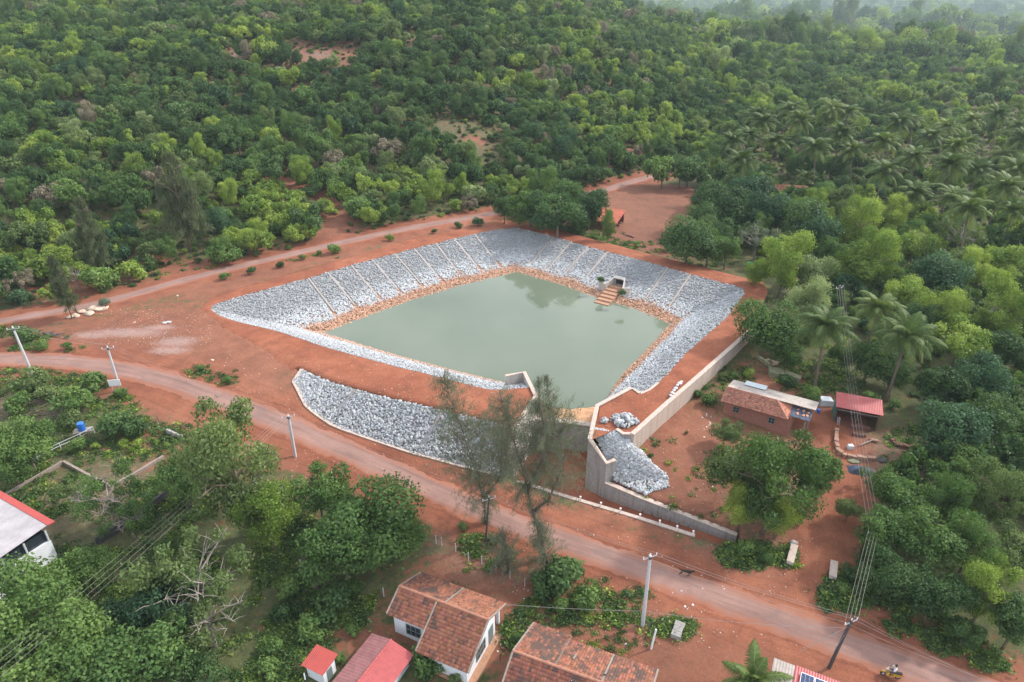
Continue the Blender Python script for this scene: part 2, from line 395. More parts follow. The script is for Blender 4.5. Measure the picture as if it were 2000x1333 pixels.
M['moss'] = make_plain('mossy_concrete', (.21, .21, .13), .95, .4, 1.5)
M['black'] = make_plain('black_hide', (.02, .018, .017), .6, .3, 8)
M['rubber'] = make_plain('rubber', (.02, .02, .02), .7, .1)
M['yellow'] = make_plain('yellow_paint', (.42, .24, .04), .35, .1, 3, .5)
M['skin'] = make_plain('skin', (.19, .10, .065), .6, .1)
M['shirt'] = make_plain('white_shirt', (.70, .72, .78), .8, .06)
M['trousers'] = make_plain('dark_trousers', (.05, .055, .09), .8, .2)
M['hair'] = make_plain('black_hair', (.012, .01, .01), .5, .1)
M['leaf_mid'] = make_leaf('leaf_mid', (.040, .084, .024), (.090, .166, .046), (.19, .285, .080))
M['leaf_deep'] = make_leaf('leaf_deep', (.028, .062, .022), (.058, .116, .038), (.115, .19, .062))
M['leaf_yellow'] = make_leaf('leaf_yellow', (.070, .130, .022), (.175, .262, .052), (.38, .46, .10))
M['leaf_olive'] = make_leaf('leaf_olive', (.054, .092, .030), (.116, .172, .060), (.21, .27, .10))
M['leaf_pale'] = make_leaf('leaf_pale', (.065, .105, .038), (.17, .23, .09), (.36, .42, .22))
M['leaf_blue'] = make_leaf('leaf_blue', (.022, .058, .028), (.044, .102, .048), (.088, .162, .076))
M['leaf_casuarina'] = make_leaf('leaf_casuarina', (.066, .086, .056), (.13, .158, .108), (.22, .25, .18), .3)
M['leaf_casu_far'] = make_leaf('leaf_casu_far', (.040, .058, .030), (.080, .105, .052), (.15, .175, .095), .28)
M['leaf_dry'] = make_leaf('leaf_dry', (.12, .105, .075), (.20, .17, .12), (.30, .26, .19), .2)
M['leaf_palm'] = make_leaf('leaf_palm', (.034, .066, .016), (.080, .128, .032), (.22, .26, .080), .25)
# ------------------------------------------------------------------ lines of the plan
def inpoly(x, y, poly):
    x = np.asarray(x); y = np.asarray(y); r = np.zeros(x.shape, bool); n = len(poly)
    for i in range(n):
        x1, y1 = poly[i]; x2, y2 = poly[(i+1) % n]
        c = ((y1 > y) != (y2 > y)) & (x < (x2-x1)*(y-y1)/(y2-y1+1e-12)+x1)
        r ^= c
    return r
def linedist(x, y, pts):
    x = np.asarray(x, float); y = np.asarray(y, float); d = np.full(x.shape, 1e9)
    for (x1, y1), (x2, y2) in zip(pts[:-1], pts[1:]):
        dx, dy = x2-x1, y2-y1; t = np.clip(((x-x1)*dx+(y-y1)*dy)/(dx*dx+dy*dy+1e-9), 0, 1)
        d = np.minimum(d, np.hypot(x-x1-t*dx, y-y1-t*dy))
    return d
def resample(pts, n):
    A = np.array([tuple(p) for p in pts], float); s = np.r_[0, np.cumsum(np.linalg.norm(np.diff(A, axis=0), axis=1))]
    u = np.linspace(0, s[-1], n)
    return np.stack([np.interp(u, s, A[:, k]) for k in range(A.shape[1])], -1)
def smooth(A, it=2):
    A = A.copy()
    for _ in range(it): A[1:-1] = A[1:-1]*.5+(A[:-2]+A[2:])*.25
    return A
def xy(lst, z=0.0): return [(P(a, b, z).x, P(a, b, z).y) for a, b in lst]
WL = -3.2
crest = dict(
 back_left=[(412,605),(416,596),(440,588),(520,566),(600,545),(700,515),(800,489),(900,464),(970,449),(1010,446)],
 back_right=[(1010,446),(1060,457),(1150,483),(1260,511),(1350,537),(1450,563)],
 right=[(1450,563),(1453,575),(1420,620),(1340,690),(1300,735),(1283,749),(1252,768),(1232,758),(1172,794)],
 front=[(412,605),(428,617),(460,628),(545,648),(640,680),(760,713),(870,740),(950,761),(980,762),(1035,757)])
waterl = dict(
 back_left=[(625,650),(700,622),(800,586),(900,556),(1008,530)],
 back_right=[(1008,530),(1100,556),(1170,582),(1240,602),(1313,632)],
 right=[(1313,632),(1290,658),(1215,735),(1190,772),(1184,785)],
 front=[(625,650),(760,691),(880,723),(985,749),(1026,734)])
outer = dict(
 back_left=[(392,602),(410,585),(440,573),(600,527),(700,499),(800,468),(900,449),(985,431),(1005,430)],
 back_right=[(1005,430),(1060,442),(1150,466),(1300,505),(1420,535),(1490,552)],
 right=[(1490,552),(1500,570),(1470,640),(1437,669),(1380,716),(1300,789),(1234.5,847.5),(1217,846),(1204,838),(1167,832)],
 front=[(392,602),(440,640),(540,690),(592,722),(640,743),(700,760),(760,776),(820,790),(870,801),(930,816),(1003,834)])
NB = 120
CR = {k: smooth(resample([P(a, b, 0) for a, b in v], NB), 3 if k != 'right' else 0) for k, v in crest.items()}
WA = {k: smooth(resample([P(a, b, WL) for a, b in v], NB), 2) for k, v in waterl.items()}
OU = {k: smooth(resample([P(a, b, 0) for a, b in v], NB), 1 if k != 'right' else 0) for k, v in outer.items()}
crest_poly = [tuple(q[:2]) for q in np.concatenate([CR['front'][::-1], CR['back_left'], CR['back_right'], CR['right']])]
outer_poly = [tuple(q[:2]) for q in np.concatenate([OU['front'][::-1], OU['back_left'], OU['back_right'], OU['right']])]
KB = [PG(1010,940), PG(1115,973), PG(1240,1010), PG(1357,1047)]; KB = [(q.x, q.y, q.z) for q in KB]
KE = PG(1432,1068)
BASIN = [(2.6,77.4),(11.3,75.2),(9.9,67.3),(11.9,65.6),(15.6,63.2),(20.6,60.6),(25.8,57.9),(KE.x,KE.y)]+[(q[0],q[1]+.15) for q in KB[::-1]]+[(-.6,69.2)]
main_px = [(-80,702),(35,702),(110,705),(175,711),(260,726),(350,750),(455,790),(530,819),(600,847),(700,891),(770,922),(850,960),(923,991),(1017,1029),(1099,1056),(1200,1093),(1340,1142),(1430,1176),(1520,1209),(1620,1246),(1710,1278),(1810,1313),(1900,1347),(2010,1390),(2120,1435)]
track_px = [(-60,640),(0,629),(100,611),(180,597),(250,578),(330,556),(400,537),(500,513),(600,490),(700,467),(800,446),(900,429),(1000,411),(1100,391),(1180,372),(1262,348),(1330,330),(1395,309)]
def grounded(lst): return [tuple(PG(a, b)) for a, b in lst]
MAIN = smooth(resample(grounded(main_px), 260), 6); TRACK = smooth(resample(grounded(track_px), 220), 6)
mainxy = [tuple(q[:2]) for q in MAIN[::3]]; trackxy = [tuple(q[:2]) for q in TRACK[::3]]
sidexy = [tuple(PG(a, b))[:2] for a, b in [(1590,1185),(1592,1120),(1600,1050),(1635,985),(1650,930),(1640,870),(1600,820)]]
redfield = [tuple(PG(a, b))[:2] for a, b in [(1150,430),(1180,380),(1262,358),(1350,365),(1362,385),(1340,430),(1300,500),(1240,485),(1190,465)]]

# ------------------------------------------------------------------ ground: one sheet out to the far hills
def axis(lo, hi, step, far0, far1, g=1.055):
    a = list(np.arange(lo, hi, step)); s = step; v = hi
    while v < far1: a.append(v); s = min(s*g, 90); v += s
    a.append(far1); s = step; v = lo; b = []
    while v > far0: s = min(s*g, 90); v -= s; b.append(max(v, far0))
    return np.array(b[::-1]+a)
gx = axis(-76, 66, .5, -7200, 7200); gy = axis(34, 152, .5, -60, 9000)
GX, GY = np.meshgrid(gx, gy)
GZ = ground0(GX, GY)
near = (np.abs(GX) < 90) & (GY < 175)
in_out = np.zeros(GX.shape, bool); in_cr = in_out.copy(); in_ba = in_out.copy()
in_out[near] = inpoly(GX[near], GY[near], outer_poly); in_cr[near] = inpoly(GX[near], GY[near], crest_poly); in_ba[near] = inpoly(GX[near], GY[near], BASIN)
GZ = np.where(in_out, np.minimum(GZ-.2, -1.3), GZ); GZ = np.where(in_cr, -7.0, GZ); GZ = np.where(in_ba, -8.4, GZ)
# what grows or lies on the soil: r green cover, g white gravel, b leaf litter
dm = linedist(GX, GY, mainxy); dt = linedist(GX, GY, trackxy); ds = linedist(GX, GY, sidexy)
veg = .62*np.ones(GX.shape); lit = .25*np.ones(GX.shape); gra = np.zeros(GX.shape)
def blob(px, py, rx, ry=None):
    """soft ellipse around a surveyed spot, radii in photo pixels"""
    c = PG(px, py); dep = project(*c)[2]; ry = ry or rx
    ax_ = rx*dep/FPX; fw = abs(PG(px, py-ry).y-PG(px, py+ry).y)/2
    return np.exp(-(((GX-c.x)/ax_)**2+((GY-c.y)/max(fw, .5))**2)*.9)
def setmask(arr, val, wgt): arr[:] = arr*(1-wgt)+val*wgt
hill = np.clip((GY-150)/60, 0, 1)*np.clip((dt-6)/8, 0, 1)
setmask(veg, .56, hill); setmask(lit, .45, hill)
for a in [(300,660,230,70),(480,690,160,60),(700,820,200,60),(1350,880,120,110),(1250,960,120,70),(1560,1120,120,90),(1620,1000,70,80),(1690,900,110,80),(1250,1280,250,80),(1450,1270,200,90),(900,1120,160,60),(960,1220,120,60),(450,840,200,60),(1540,780,90,60),(1270,420,90,70),(640,1240,120,50),(560,1080,70,60),(500,527,110,18),(620,497,120,16),(760,466,110,14),(880,445,80,10),(430,560,80,20)]:
    setmask(veg, .16, np.clip(blob(*a)*1.25, 0, 1))
for a in [(700,1030,160,90),(830,1010,70,60),(100,1180,200,120),(100,830,160,60),(300,1150,250,150),(1880,1100,240,240),(1900,600,300,250),(1700,400,400,90),(640,1150,120,60),(500,1290,160,60)]:
    setmask(veg, .72, np.clip(blob(*a)*.9, 0, 1))
for a in [(60,770,120,40),(200,960,150,60),(900,1060,90,30),(960,1110,80,30),(60,1000,140,60),(1450,1070,90,30),(1750,900,110,60),(1300,1200,90,30),(1530,960,120,60)]:
    setmask(lit, .75, np.clip(blob(*a)*1.0, 0, 1))
for a in [(250,650,110,14),(345,668,60,16),(330,685,60,12),(180,655,60,10),(310,640,50,8)]:
    gra[:] = np.maximum(gra, .78*blob(*a))
for a in [(470,105,38,12),(500,94,30,9),(372,160,16,9),(700,45,38,7),(820,75,40,8),(895,60,28,6),(622,112,40,8),(1110,70,40,6)]:
    wq = np.clip(blob(*a)*1.3, 0, 1); setmask(veg, .05, wq); lit[:] = np.maximum(lit, wq*1.2)
for a in [(440,190,40,14),(620,120,50,14),(700,52,40,8),(590,180,25,8),(660,440,30,40),(600,385,70,14),(570,360,30,20),(640,400,30,20),(370,525,70,14),(150,560,90,22),(1240,300,30,15),(1460,90,40,8),(930,275,20,6),(640,95,60,12),(300,500,40,15),(520,360,20,40)]:
    wq = np.clip(blob(*a)*1.3, 0, 1); setmask(veg, .12, wq)
for d, r0, r1 in ((dm, 3.5, 7), (dt, 2.6, 5.5), (ds, 1.8, 4.5)):
    setmask(veg, .10, np.clip((r1-d)/(r1-r0), 0, 1)); setmask(lit, .05, np.clip((r1-d)/(r1-r0), 0, 1))
inred = np.zeros(GX.shape, bool); q_ = (GY < 240) & (np.abs(GX) < 90); inred[q_] = inpoly(GX[q_], GY[q_], redfield)
setmask(veg, .05, inred*1.0); setmask(lit, .40, inred*1.0)
setmask(veg, .8, np.clip((np.hypot(GX, GY)-420)/200, 0, 1))
ny, nx = GX.shape
idx = np.arange(ny*nx).reshape(ny, nx)
F = np.stack([idx[:-1, :-1], idx[:-1, 1:], idx[1:, 1:], idx[1:, :-1]], -1).reshape(-1, 4)
me = npmesh('ground', np.stack([GX, GY, GZ], -1).reshape(-1, 3), F, M['ground'], {'mask': np.stack([veg, gra, lit], -1).reshape(-1, 3), 'rdist': np.minimum(dm, 30).ravel()}, smooth=True)
tag(link('ground', me), kind='structure')

# ------------------------------------------------------------------ roads
def strip(name, C, width, m, lift, wob):
    n = len(C); k = 9
    T = np.gradient(C[:, :2], axis=0); T /= np.linalg.norm(T, axis=1)[:, None]; N = np.stack([T[:, 1], -T[:, 0]], -1)
    L = np.r_[0, np.cumsum(np.linalg.norm(np.diff(C[:, :2], axis=0), axis=1))]
    V = []; U = []; A = []
    for j in range(k):
        t = j/(k-1); e = (t-.5)*width
        o = np.full(n, e)
        if j in (0, k-1): o += (np.array([noise.noise(Vector((l*.35, j*7.1, 3.3))) for l in L])+.6*np.array([noise.noise(Vector((l*1.3, j*3.1, 8.3))) for l in L]))*wob
        XY = C[:, :2]+N*o[:, None]; z = ground0(XY[:, 0], XY[:, 1])+lift*(1 if 0 < j < k-1 else -.2)
        V.append(np.c_[XY, z]); U.append(np.full(n, t)); A.append(L)
    V = np.concatenate(V); ii = np.arange(n*k).reshape(k, n)
    F = np.stack([ii[:-1, :-1], ii[1:, :-1], ii[1:, 1:], ii[:-1, 1:]], -1).reshape(-1, 4)
    me = npmesh(name, V, F, m, {'across': np.concatenate(U), 'along': np.concatenate(A)}, smooth=True)
    return tag(link(name, me), kind='structure')
strip('road', resample(MAIN, 420), 3.9, M['road'], .07, .6)
strip('dirt_track', resample(TRACK, 360), 3.3, M['track'], .07, .5)

# ------------------------------------------------------------------ the pond: banks, water, bund
def bank_pt(k, i, r):
    """r 0 at the crest, 1 at the water line; beyond 1 under water"""
    i = np.asarray(i, float); i0 = np.clip(np.floor(i).astype(int), 0, NB-2); f = (i-i0)[..., None]
    c = CR[k][i0]*(1-f)+CR[k][i0+1]*f; w_ = WA[k][i0]*(1-f)+WA[k][i0+1]*f
    return c+(w_-c)*np.asarray(r)[..., None]
banks = {}
def stones_mesh(name, Pts, Nrm, size, tone, flat=.40):
    """faceted quarry stones at given points, one joined mesh"""
    t = (1+5**.5)/2
    iv = np.array([(-1,t,0),(1,t,0),(-1,-t,0),(1,-t,0),(0,-1,t),(0,1,t),(0,-1,-t),(0,1,-t),(t,0,-1),(t,0,1),(-t,0,-1),(-t,0,1)], float)/1.9
    it = np.array([(0,11,5),(0,5,1),(0,1,7),(0,7,10),(0,10,11),(1,5,9),(5,11,4),(11,10,2),(10,7,6),(7,1,8),(3,9,4),(3,4,2),(3,2,6),(3,6,8),(3,8,9),(4,9,5),(2,4,11),(6,2,10),(8,6,7),(9,8,1)])
    n = len(Pts); V = np.repeat(iv[None], n, 0)*(1+rng.normal(0, .22, (n, 12, 1)))
    V = V*np.stack([size*rng.uniform(.75, 1.35, n), size*rng.uniform(.6, 1.1, n), size*flat*rng.uniform(.7, 1.25, n)], -1)[:, None]
    a = rng.uniform(0, 6.28, n); ca, sa = np.cos(a), np.sin(a)
    x = V[..., 0]*ca[:, None]-V[..., 1]*sa[:, None]; y = V[..., 0]*sa[:, None]+V[..., 1]*ca[:, None]; z = V[..., 2]
    b = rng.normal(0, .45, n); cb, sb = np.cos(b)[:, None], np.sin(b)[:, None]
    x, z = x*cb-z*sb, x*sb+z*cb
    nz_ = Nrm/np.linalg.norm(Nrm, axis=1)[:, None]
    tx = np.cross(np.array([0, 1, 0.]), nz_); tx /= np.linalg.norm(tx, axis=1)[:, None]; ty = np.cross(nz_, tx)
    W_ = Pts[:, None]+x[..., None]*tx[:, None]+y[..., None]*ty[:, None]+z[..., None]*nz_[:, None]
    Fq = (it[None]+12*np.arange(n)[:, None, None]).reshape(-1, 3)
    return npmesh(name, W_.reshape(-1, 3), Fq, M['stone'], {'tone': np.repeat(tone, 12, 0)})
def grey_tones(n, lo=.33, hi=.48):
    g = rng.beta(1.6, 1.5, n)*(hi-lo)+lo
    return np.stack([g*.97, g*1.0, g*1.04], -1)*(1+rng.normal(0, .03, (n, 3)))
strips_px = dict(
 back_left=[((601,543),(654,612)),((650,538),(699,601)),((694,524),(743,582)),((738,514),(781,568)),((778,501),(825,557)),((816,491),(869,550)),((857,480),(899,535)),((893,470),(939,526)),((934,463),(979,519))],
 back_right=[((1076.5,465),(1038,513)),((1111,476),(1070,524)),((1151,482.5),(1107,532)),((1186.5,492),(1145,543)),((1307.5,524),(1263.5,581.5)),((1353,533),(1307.5,598))], right=[], front=[])
INLET = Fr(P(1205,560,-1.9).x, P(1205,560,-1.9).y, 0)
inlet_c = P(1201,563,-2.0)
for k in ('back_left', 'back_right', 'right', 'front'):
    rows = np.linspace(-.02, 1.7, 16); cols = np.arange(NB)
    I, Rr = np.meshgrid(cols, rows); V = bank_pt(k, I, Rr)
    V[..., 2] -= .12
    V[0, :, 2] = -.05
    ii = np.arange(V.shape[0]*NB).reshape(-1, NB)
    F = np.stack([ii[:-1, :-1], ii[:-1, 1:], ii[1:, 1:], ii[1:, :-1]], -1).reshape(-1, 4)
    m_, n_, b_ = mat('bank_bed_'+k); p_ = pos(n_); z_ = n_.nodes.new('ShaderNodeSeparateXYZ'); n_.links.new(p_, z_.inputs[0])
    hz = math_(n_, 'ADD', z_.outputs[2], math_(n_, 'MULTIPLY', noise_(n_, 1.2, 4, .6, p_), .5))
    n_.links.new(mixc(n_, ramp(n_, math_(n_, 'MULTIPLY', math_(n_, 'ADD', hz, 3.5), 1.0), [(.75, (.40, .20, .12)), (1.0, (.115, .115, .13))]), .0, (0, 0, 0)) if False else ramp(n_, math_(n_, 'ADD', hz, 2.75), [(.0, (.40, .19, .11)), (.55, (.36, .20, .13)), (.8, (.33, .33, .335))]), b_.inputs['Base Color'])
    bank = tag(link('pond_bank', npmesh('pond_bank', V.reshape(-1, 3), F, m_, smooth=True)), kind='structure'); banks[k] = bank
    # quarry stones
    A1 = bank_pt(k, cols, np.full(NB, 0.0)); A2 = bank_pt(k, cols, np.full(NB, 1.0))
    seg = np.linalg.norm(np.diff((A1+A2)/2, axis=0), axis=1); wid = np.linalg.norm((A2-A1), axis=1)[:-1]
    # jittered rows of packed stones
    cell = .27; Pi, Pr = [], []
    for s in range(NB-1):
        nr = max(2, int(wid[s]*1.12/cell)); nc = seg[s]/cell
        kk = rng.poisson(nr*nc*1.45)
        Pi.append(s+rng.random(kk)); Pr.append(rng.random(kk)*1.12-.005)
    Pi = np.concatenate(Pi); Pr = np.concatenate(Pr); pt = bank_pt(k, Pi, Pr)
    d = 0.05
    e1 = bank_pt(k, np.minimum(Pi+.3, NB-1), Pr)-bank_pt(k, np.maximum(Pi-.3, 0), Pr); e2 = bank_pt(k, Pi, Pr+d)-bank_pt(k, Pi, Pr-d)
    nr_ = np.cross(e1, e2); nr_[nr_[:, 2] < 0] *= -1; bad = np.linalg.norm(nr_, axis=1) < 1e-6; nr_[bad] = (0, 0, 1)
    keep = np.ones(len(pt), bool)
    # leave the concrete strips and the inlet free
    for (t, q) in strips_px[k]:
        a = P(*t, 0); b = P(*q, WL*.75); keep &= linedist(pt[:, 0], pt[:, 1], [(a.x, a.y), (b.x, b.y)]) > .38
    if k == 'back_right':
        du = (pt[:, 0]-inlet_c.x)*.83+(pt[:, 1]-inlet_c.y)*-.56; dv = (pt[:, 0]-inlet_c.x)*-.56+(pt[:, 1]-inlet_c.y)*-.83
        keep &= ~((np.abs(du+0.0) < 1.6) & (dv > -2.2))
    if k == 'right': keep &= ~inpoly(pt[:, 0], pt[:, 1], xy([(1285,748),(1252,768),(1232,758),(1172,794),(1168,830),(1240,840),(1330,760)], 0))
    pt, nr_, Pr = pt[keep], nr_[keep], Pr[keep]
    n = len(pt); tone = grey_tones(n)
    up = np.clip((.62-Pr+rng.normal(0, .05, n))*6, 0, 1)[:, None]           # the upper courses were laid with darker rock
    dark_ = {'back_left': .30, 'back_right': .26, 'right': .10, 'front': .04}[k]
    tone = tone*(1-up*dark_)+np.array([.02, .02, .024])*up
    tone = tone*(1+.16*(1-up))
    stain = np.clip((-2.58+(_fbm(pt[:, 0], pt[:, 1], 4.0, 3, 6)-.5)*.45+rng.normal(0, .05, n)-pt[:, 2])*5, 0, 1)[:, None]*(.92 if k != 'front' else .75)   # mud from higher water
    tone = tone*(1-stain)+stain*(np.array([.50, .275, .17])*rng.uniform(.6, 1.2, (n, 1)))
    sz = rng.uniform(.11, .21, n)*np.where(rng.random(n) < .08, 1.5, 1)
    o = link('rip_rap', stones_mesh('rip_rap', pt+nr_/np.linalg.norm(nr_, axis=1)[:, None]*.02, nr_, sz, np.clip(tone, .02, .9)), bank)
    tag(o, kind='stuff')
    for (t, q) in strips_px[k]:
        i1 = int(np.argmin(np.linalg.norm(CR[k]-np.array(P(*t, 0)), axis=1)))
        B = bank_pt(k, cols, np.full(NB, .74)); i2 = int(np.argmin([np.linalg.norm(B[j]-np.array(P(*q, float(B[j][2])))) for j in range(NB)]))
        mb = MB(); n = 6; L = bank_pt(k, np.array([i1*1., i2*1.]), np.array([0, .76])); L = L[0]+(L[1]-L[0])*np.linspace(0, 1, n)[:, None]; dr = L[-1]-L[0]; sx = np.array([dr[1], -dr[0], 0]); sx = sx/np.linalg.norm(sx)*.14
        for a, b in zip(L[:-1], L[1:]):
            up_ = np.array([0, 0, .10])
            mb.hull8([a-sx-up_, b-sx-up_, b+sx-up_, a+sx-up_, a-sx+up_, b-sx+up_, b+sx+up_, a+sx+up_])
        mb.build('concrete_strip', M['strip'], bank)
# bund top with its outer skirts
mbV, mbF = [], []
skirt = {'back_left': (1.6, -.7), 'back_right': (2.6, -2.4), 'right': (.0, 0), 'front': (1.6, -.6)}
for k in ('front', 'back_left', 'back_right', 'right'):
    C_, O_ = CR[k].copy(), OU[k].copy(); rowsV = []
    nr = 7
    for j in range(nr):
        t = j/(nr-1); V = C_*(1-t)+O_*t
        V[:, 2] = .04+.09*math.sin(math.pi*min(1, t*1.2))+(_fbm(V[:, 0], V[:, 1], 2.0, 3, 9)-.5)*.16*(0.3 if j in (0, nr-1) else 1)
        if j == 0: V[:, 2] = .03+(_fbm(V[:, 0], V[:, 1], .8, 2, 4)-.5)*.12
        rowsV.append(V)
    T = np.gradient(O_[:, :2], axis=0); T /= np.linalg.norm(T, axis=1)[:, None]+1e-9
    N = np.stack([-T[:, 1], T[:, 0]], -1)
    cen = np.array([2, 105]); sgn = np.sign(((O_[:, :2]-cen)*N).sum(1)); N *= sgn[:, None]
    sw, szz = skirt[k]
    if sw:
        for f in (.35, 1.0):
            V = O_.copy(); V[:, :2] += N*(sw*f)+((_fbm(V[:, 0], V[:, 1], 1.5, 3, 2)-.5)*.8)[:, None]*N; V[:, 2] = szz*f
            if k == 'front': V[(O_[:, 0] > -31), :2] = O_[(O_[:, 0] > -31), :2]; 
            rowsV.append(V)
    b0 = sum(len(v) for v in mbV); Vv = np.stack(rowsV); mbV.append(Vv.reshape(-1, 3))
    ii = np.arange(Vv.shape[0]*NB).reshape(-1, NB)+b0
    mbF.append(np.stack([ii[:-1, :-1], ii[:-1, 1:], ii[1:, 1:], ii[1:, :-1]], -1).reshape(-1, 4))
tag(link('bund', npmesh('bund', np.concatenate(mbV), np.concatenate(mbF), M['bund'], smooth=True)), kind='structure')
for nm, pts in (('bund', [(2.45, 79.4), (3.15, 76.9), (.42, 69.85), (-1.2, 70.6), (-2.0, 77.3), (.2, 78.4)]), ('bund', [(9.6, 67.4), (11.25, 74.5), (14.9, 72), (14.9, 68.6), (P(1204,838,.1).x, P(1204,838,.1).y)])):
    mb = MB(); mb.face([(a, b, .02) for a, b in pts]); o = mb.build(nm, M['bund'], None); tag(o, kind='structure')
# water
wp = [tuple(q[:2]) for q in np.concatenate([bank_pt(k, np.arange(NB)[::s], np.full(NB, .92)) for k, s in (('front', -1), ('back_left', 1), ('back_right', 1), ('right', 1))])]
wp += [(11.4, 78.0), (3.0, 79.5)]
me = bpy.data.meshes.new('pond_water'); me.from_pydata([(a, b, WL) for a, b in wp], [], [tuple(range(len(wp)))]); me.materials.append(M['water'])
import bmesh
bm = bmesh.new(); bm.from_mesh(me); bmesh.ops.triangulate(bm, faces=bm.faces[:]); bm.normal_update()
for f in bm.faces:
    if f.normal.z < 0: f.normal_flip()
bm.to_mesh(me); bm.free()
tag(link('water', me), kind='structure')

# ------------------------------------------------------------------ weir, training walls, retaining wall, drain
def wall(name, pts, th, m, label=None, cat='wall', zb=None, capm=None):
    """pts: (x, y, ztop, zbottom); a continuous concrete wall of thickness th with a slightly proud coping"""
    mb = MB(); P3 = [Vector((p[0], p[1], 0)) for p in pts]; off = []
    for i in range(len(pts)):
        t = (P3[min(i+1, len(pts)-1)]-P3[max(i-1, 0)]).normalized(); off.append(Vector((t.y, -t.x, 0))*th/2)
    for i in range(len(pts)-1):
        a, b = P3[i], P3[i+1]; oa, ob = off[i], off[i+1]; z = Vector((0, 0, 1))
        mb.hull8([a-oa+z*pts[i][3], b-ob+z*pts[i+1][3], b+ob+z*pts[i+1][3], a+oa+z*pts[i][3],
                  a-oa+z*pts[i][2], b-ob+z*pts[i+1][2], b+ob+z*pts[i+1][2], a+oa+z*pts[i][2]], 0)
    o = mb.mesh(name, [m], P3[0]); o = link(name, o, None, P3[0])
    if label: tag(o, label, cat)
    return o, P3, off
def coping(parent, pts, th, h=.10):
    mb = MB(); P3 = [Vector((p[0], p[1], 0)) for p in pts]
    off = []
    for i in range(len(pts)):
        t = (P3[min(i+1, len(pts)-1)]-P3[max(i-1, 0)]).normalized(); off.append(Vector((t.y, -t.x, 0))*th/2)
    for i in range(len(pts)-1):
        a, b, oa, ob = P3[i], P3[i+1], off[i], off[i+1]; z0, z1 = pts[i][2]+.004, pts[i+1][2]+.004; z = Vector((0, 0, 1))
        mb.hull8([a-oa+z*z0, b-ob+z*z1, b+ob+z*z1, a+oa+z*z0, a-oa+z*(z0+h), b-ob+z*(z1+h), b+ob+z*(z1+h), a+oa+z*(z0+h)])
    return mb.build('coping', M['concrete_pink'], parent)
tw = [(P(987,735,.2).x, P(987,735,.2).y, .2, -5), (1.75, 83.1, .2, -5), (3.2, 76.9, .2, -8.2), (0.45, 69.9, .2, -8.2), (-.6, 68.2, -1.6, -8.2)]
o, _, _ = wall('training_wall', tw, .42, M['concrete'], 'left concrete training wall of the spillway with a bent wing in the pond'); coping(o, tw, .56)
tw = [(P(1250,768,.2).x, P(1250,768,.2).y, .15, -2.2), (P(1232,758,.2).x, P(1232,758,.2).y, .15, -3), (11.15, 74.6, .2, -8.2), (9.45, 67.3, .2, -8.2), (11.4, 65.5, -2.0, -8.2), (12.55, 66.15, -2.0, -6.0)]
o, _, _ = wall('training_wall', tw, .42, M['concrete_dark'], 'right concrete training wall of the spillway stepping down beside the stone heap'); coping(o, tw, .56)
pr = [(P(1286,747,.1).x, P(1286,747,.1).y, .08, -1.5), (P(1268,761,.1).x, P(1268,761,.1).y, .08, -1.8), (P(1250,768,.2).x+.05, P(1250,768,.2).y+.05, .14, -2.2)]
o, _, _ = wall('kerb_wall', pr, .38, M['concrete_pink'], 'short pinkish kerb wall beside the right bank stones above the spillway')
rw = [(14.75, 68.3, .22, -4.2), (20.4, 75.2, .22, -4.0), (26.3, 82.2, .22, -3.6), (34.6, 92.2, .22, -3.0), (39.2, 98.0, .22, -2.6)]
o, P3, off = wall('retaining_wall', rw, .5, M['concrete_pink'], 'long pale concrete retaining wall along the right side of the bund'); coping(o, rw, .62)
fw_ = [(14.95, 68.55, .12, -3.6), (P(1217,847,.1).x, P(1217,847,.1).y-.1, .12, -3.6), (P(1204,838,.1).x, P(1204,838,.1).y-.1, .12, -2.5)]
o, _, _ = wall('return_wall', fw_, .4, M['concrete_dark'], 'short dark return wall at the near end of the long retaining wall'); coping(o, fw_, .5)
# weir crest and its face, apron of sand
mb = MB(); mb.hull8([(2.9,76.3,-8.2),(11.0,74.4,-8.2),(11.1,75.0,-8.2),(3.1,77.0,-8.2),(2.9,76.3,-3.0),(11.0,74.4,-3.0),(11.1,75.0,-3.0),(3.1,77.0,-3.0)])
o = mb.build('weir', M['concrete_dark'], None, org=(7, 75.6, -8.2)); tag(o, 'dark streaked concrete weir between the two training walls', 'weir')
mb = MB(); mb.hull8([(2.8,76.1,-2.996),(11.0,74.2,-2.996),(11.15,75.1,-2.996),(3.1,77.1,-2.996),(2.8,76.1,-2.85),(11.0,74.2,-2.85),(11.15,75.1,-2.85),(3.1,77.1,-2.85)])
mb.build('coping', M['concrete_pink'], o)
M['sand'] = make_plain('wet_sand', (.46, .265, .15), .95, .3, 1.1)
nx_, ny_ = 26, 12; V = []
for j in range(ny_):
    for i in range(nx_):
        u, v = i/(nx_-1), j/(ny_-1); a = Vector((3.05, 76.95, 0)).lerp(Vector((11.2, 75.05, 0)), u); b = Vector((3.0, 81.2, 0)).lerp(Vector((12.1, 80.6, 0)), u)
        q = a.lerp(b, v); z = -3.0+.03*math.sin(u*9)-max(0, v-.42-.18*(u-.5))*.95+noise.noise(Vector((q.x*.9, q.y*.9, 1)))*.10; V.append((q.x, q.y, z))
ii = np.arange(nx_*ny_).reshape(ny_, nx_); F = np.stack([ii[:-1, :-1], ii[:-1, 1:], ii[1:, 1:], ii[1:, :-1]], -1).reshape(-1, 4)
tag(link('sand_apron', npmesh('sand_apron', V, F, M['sand'], smooth=True)), kind='structure')
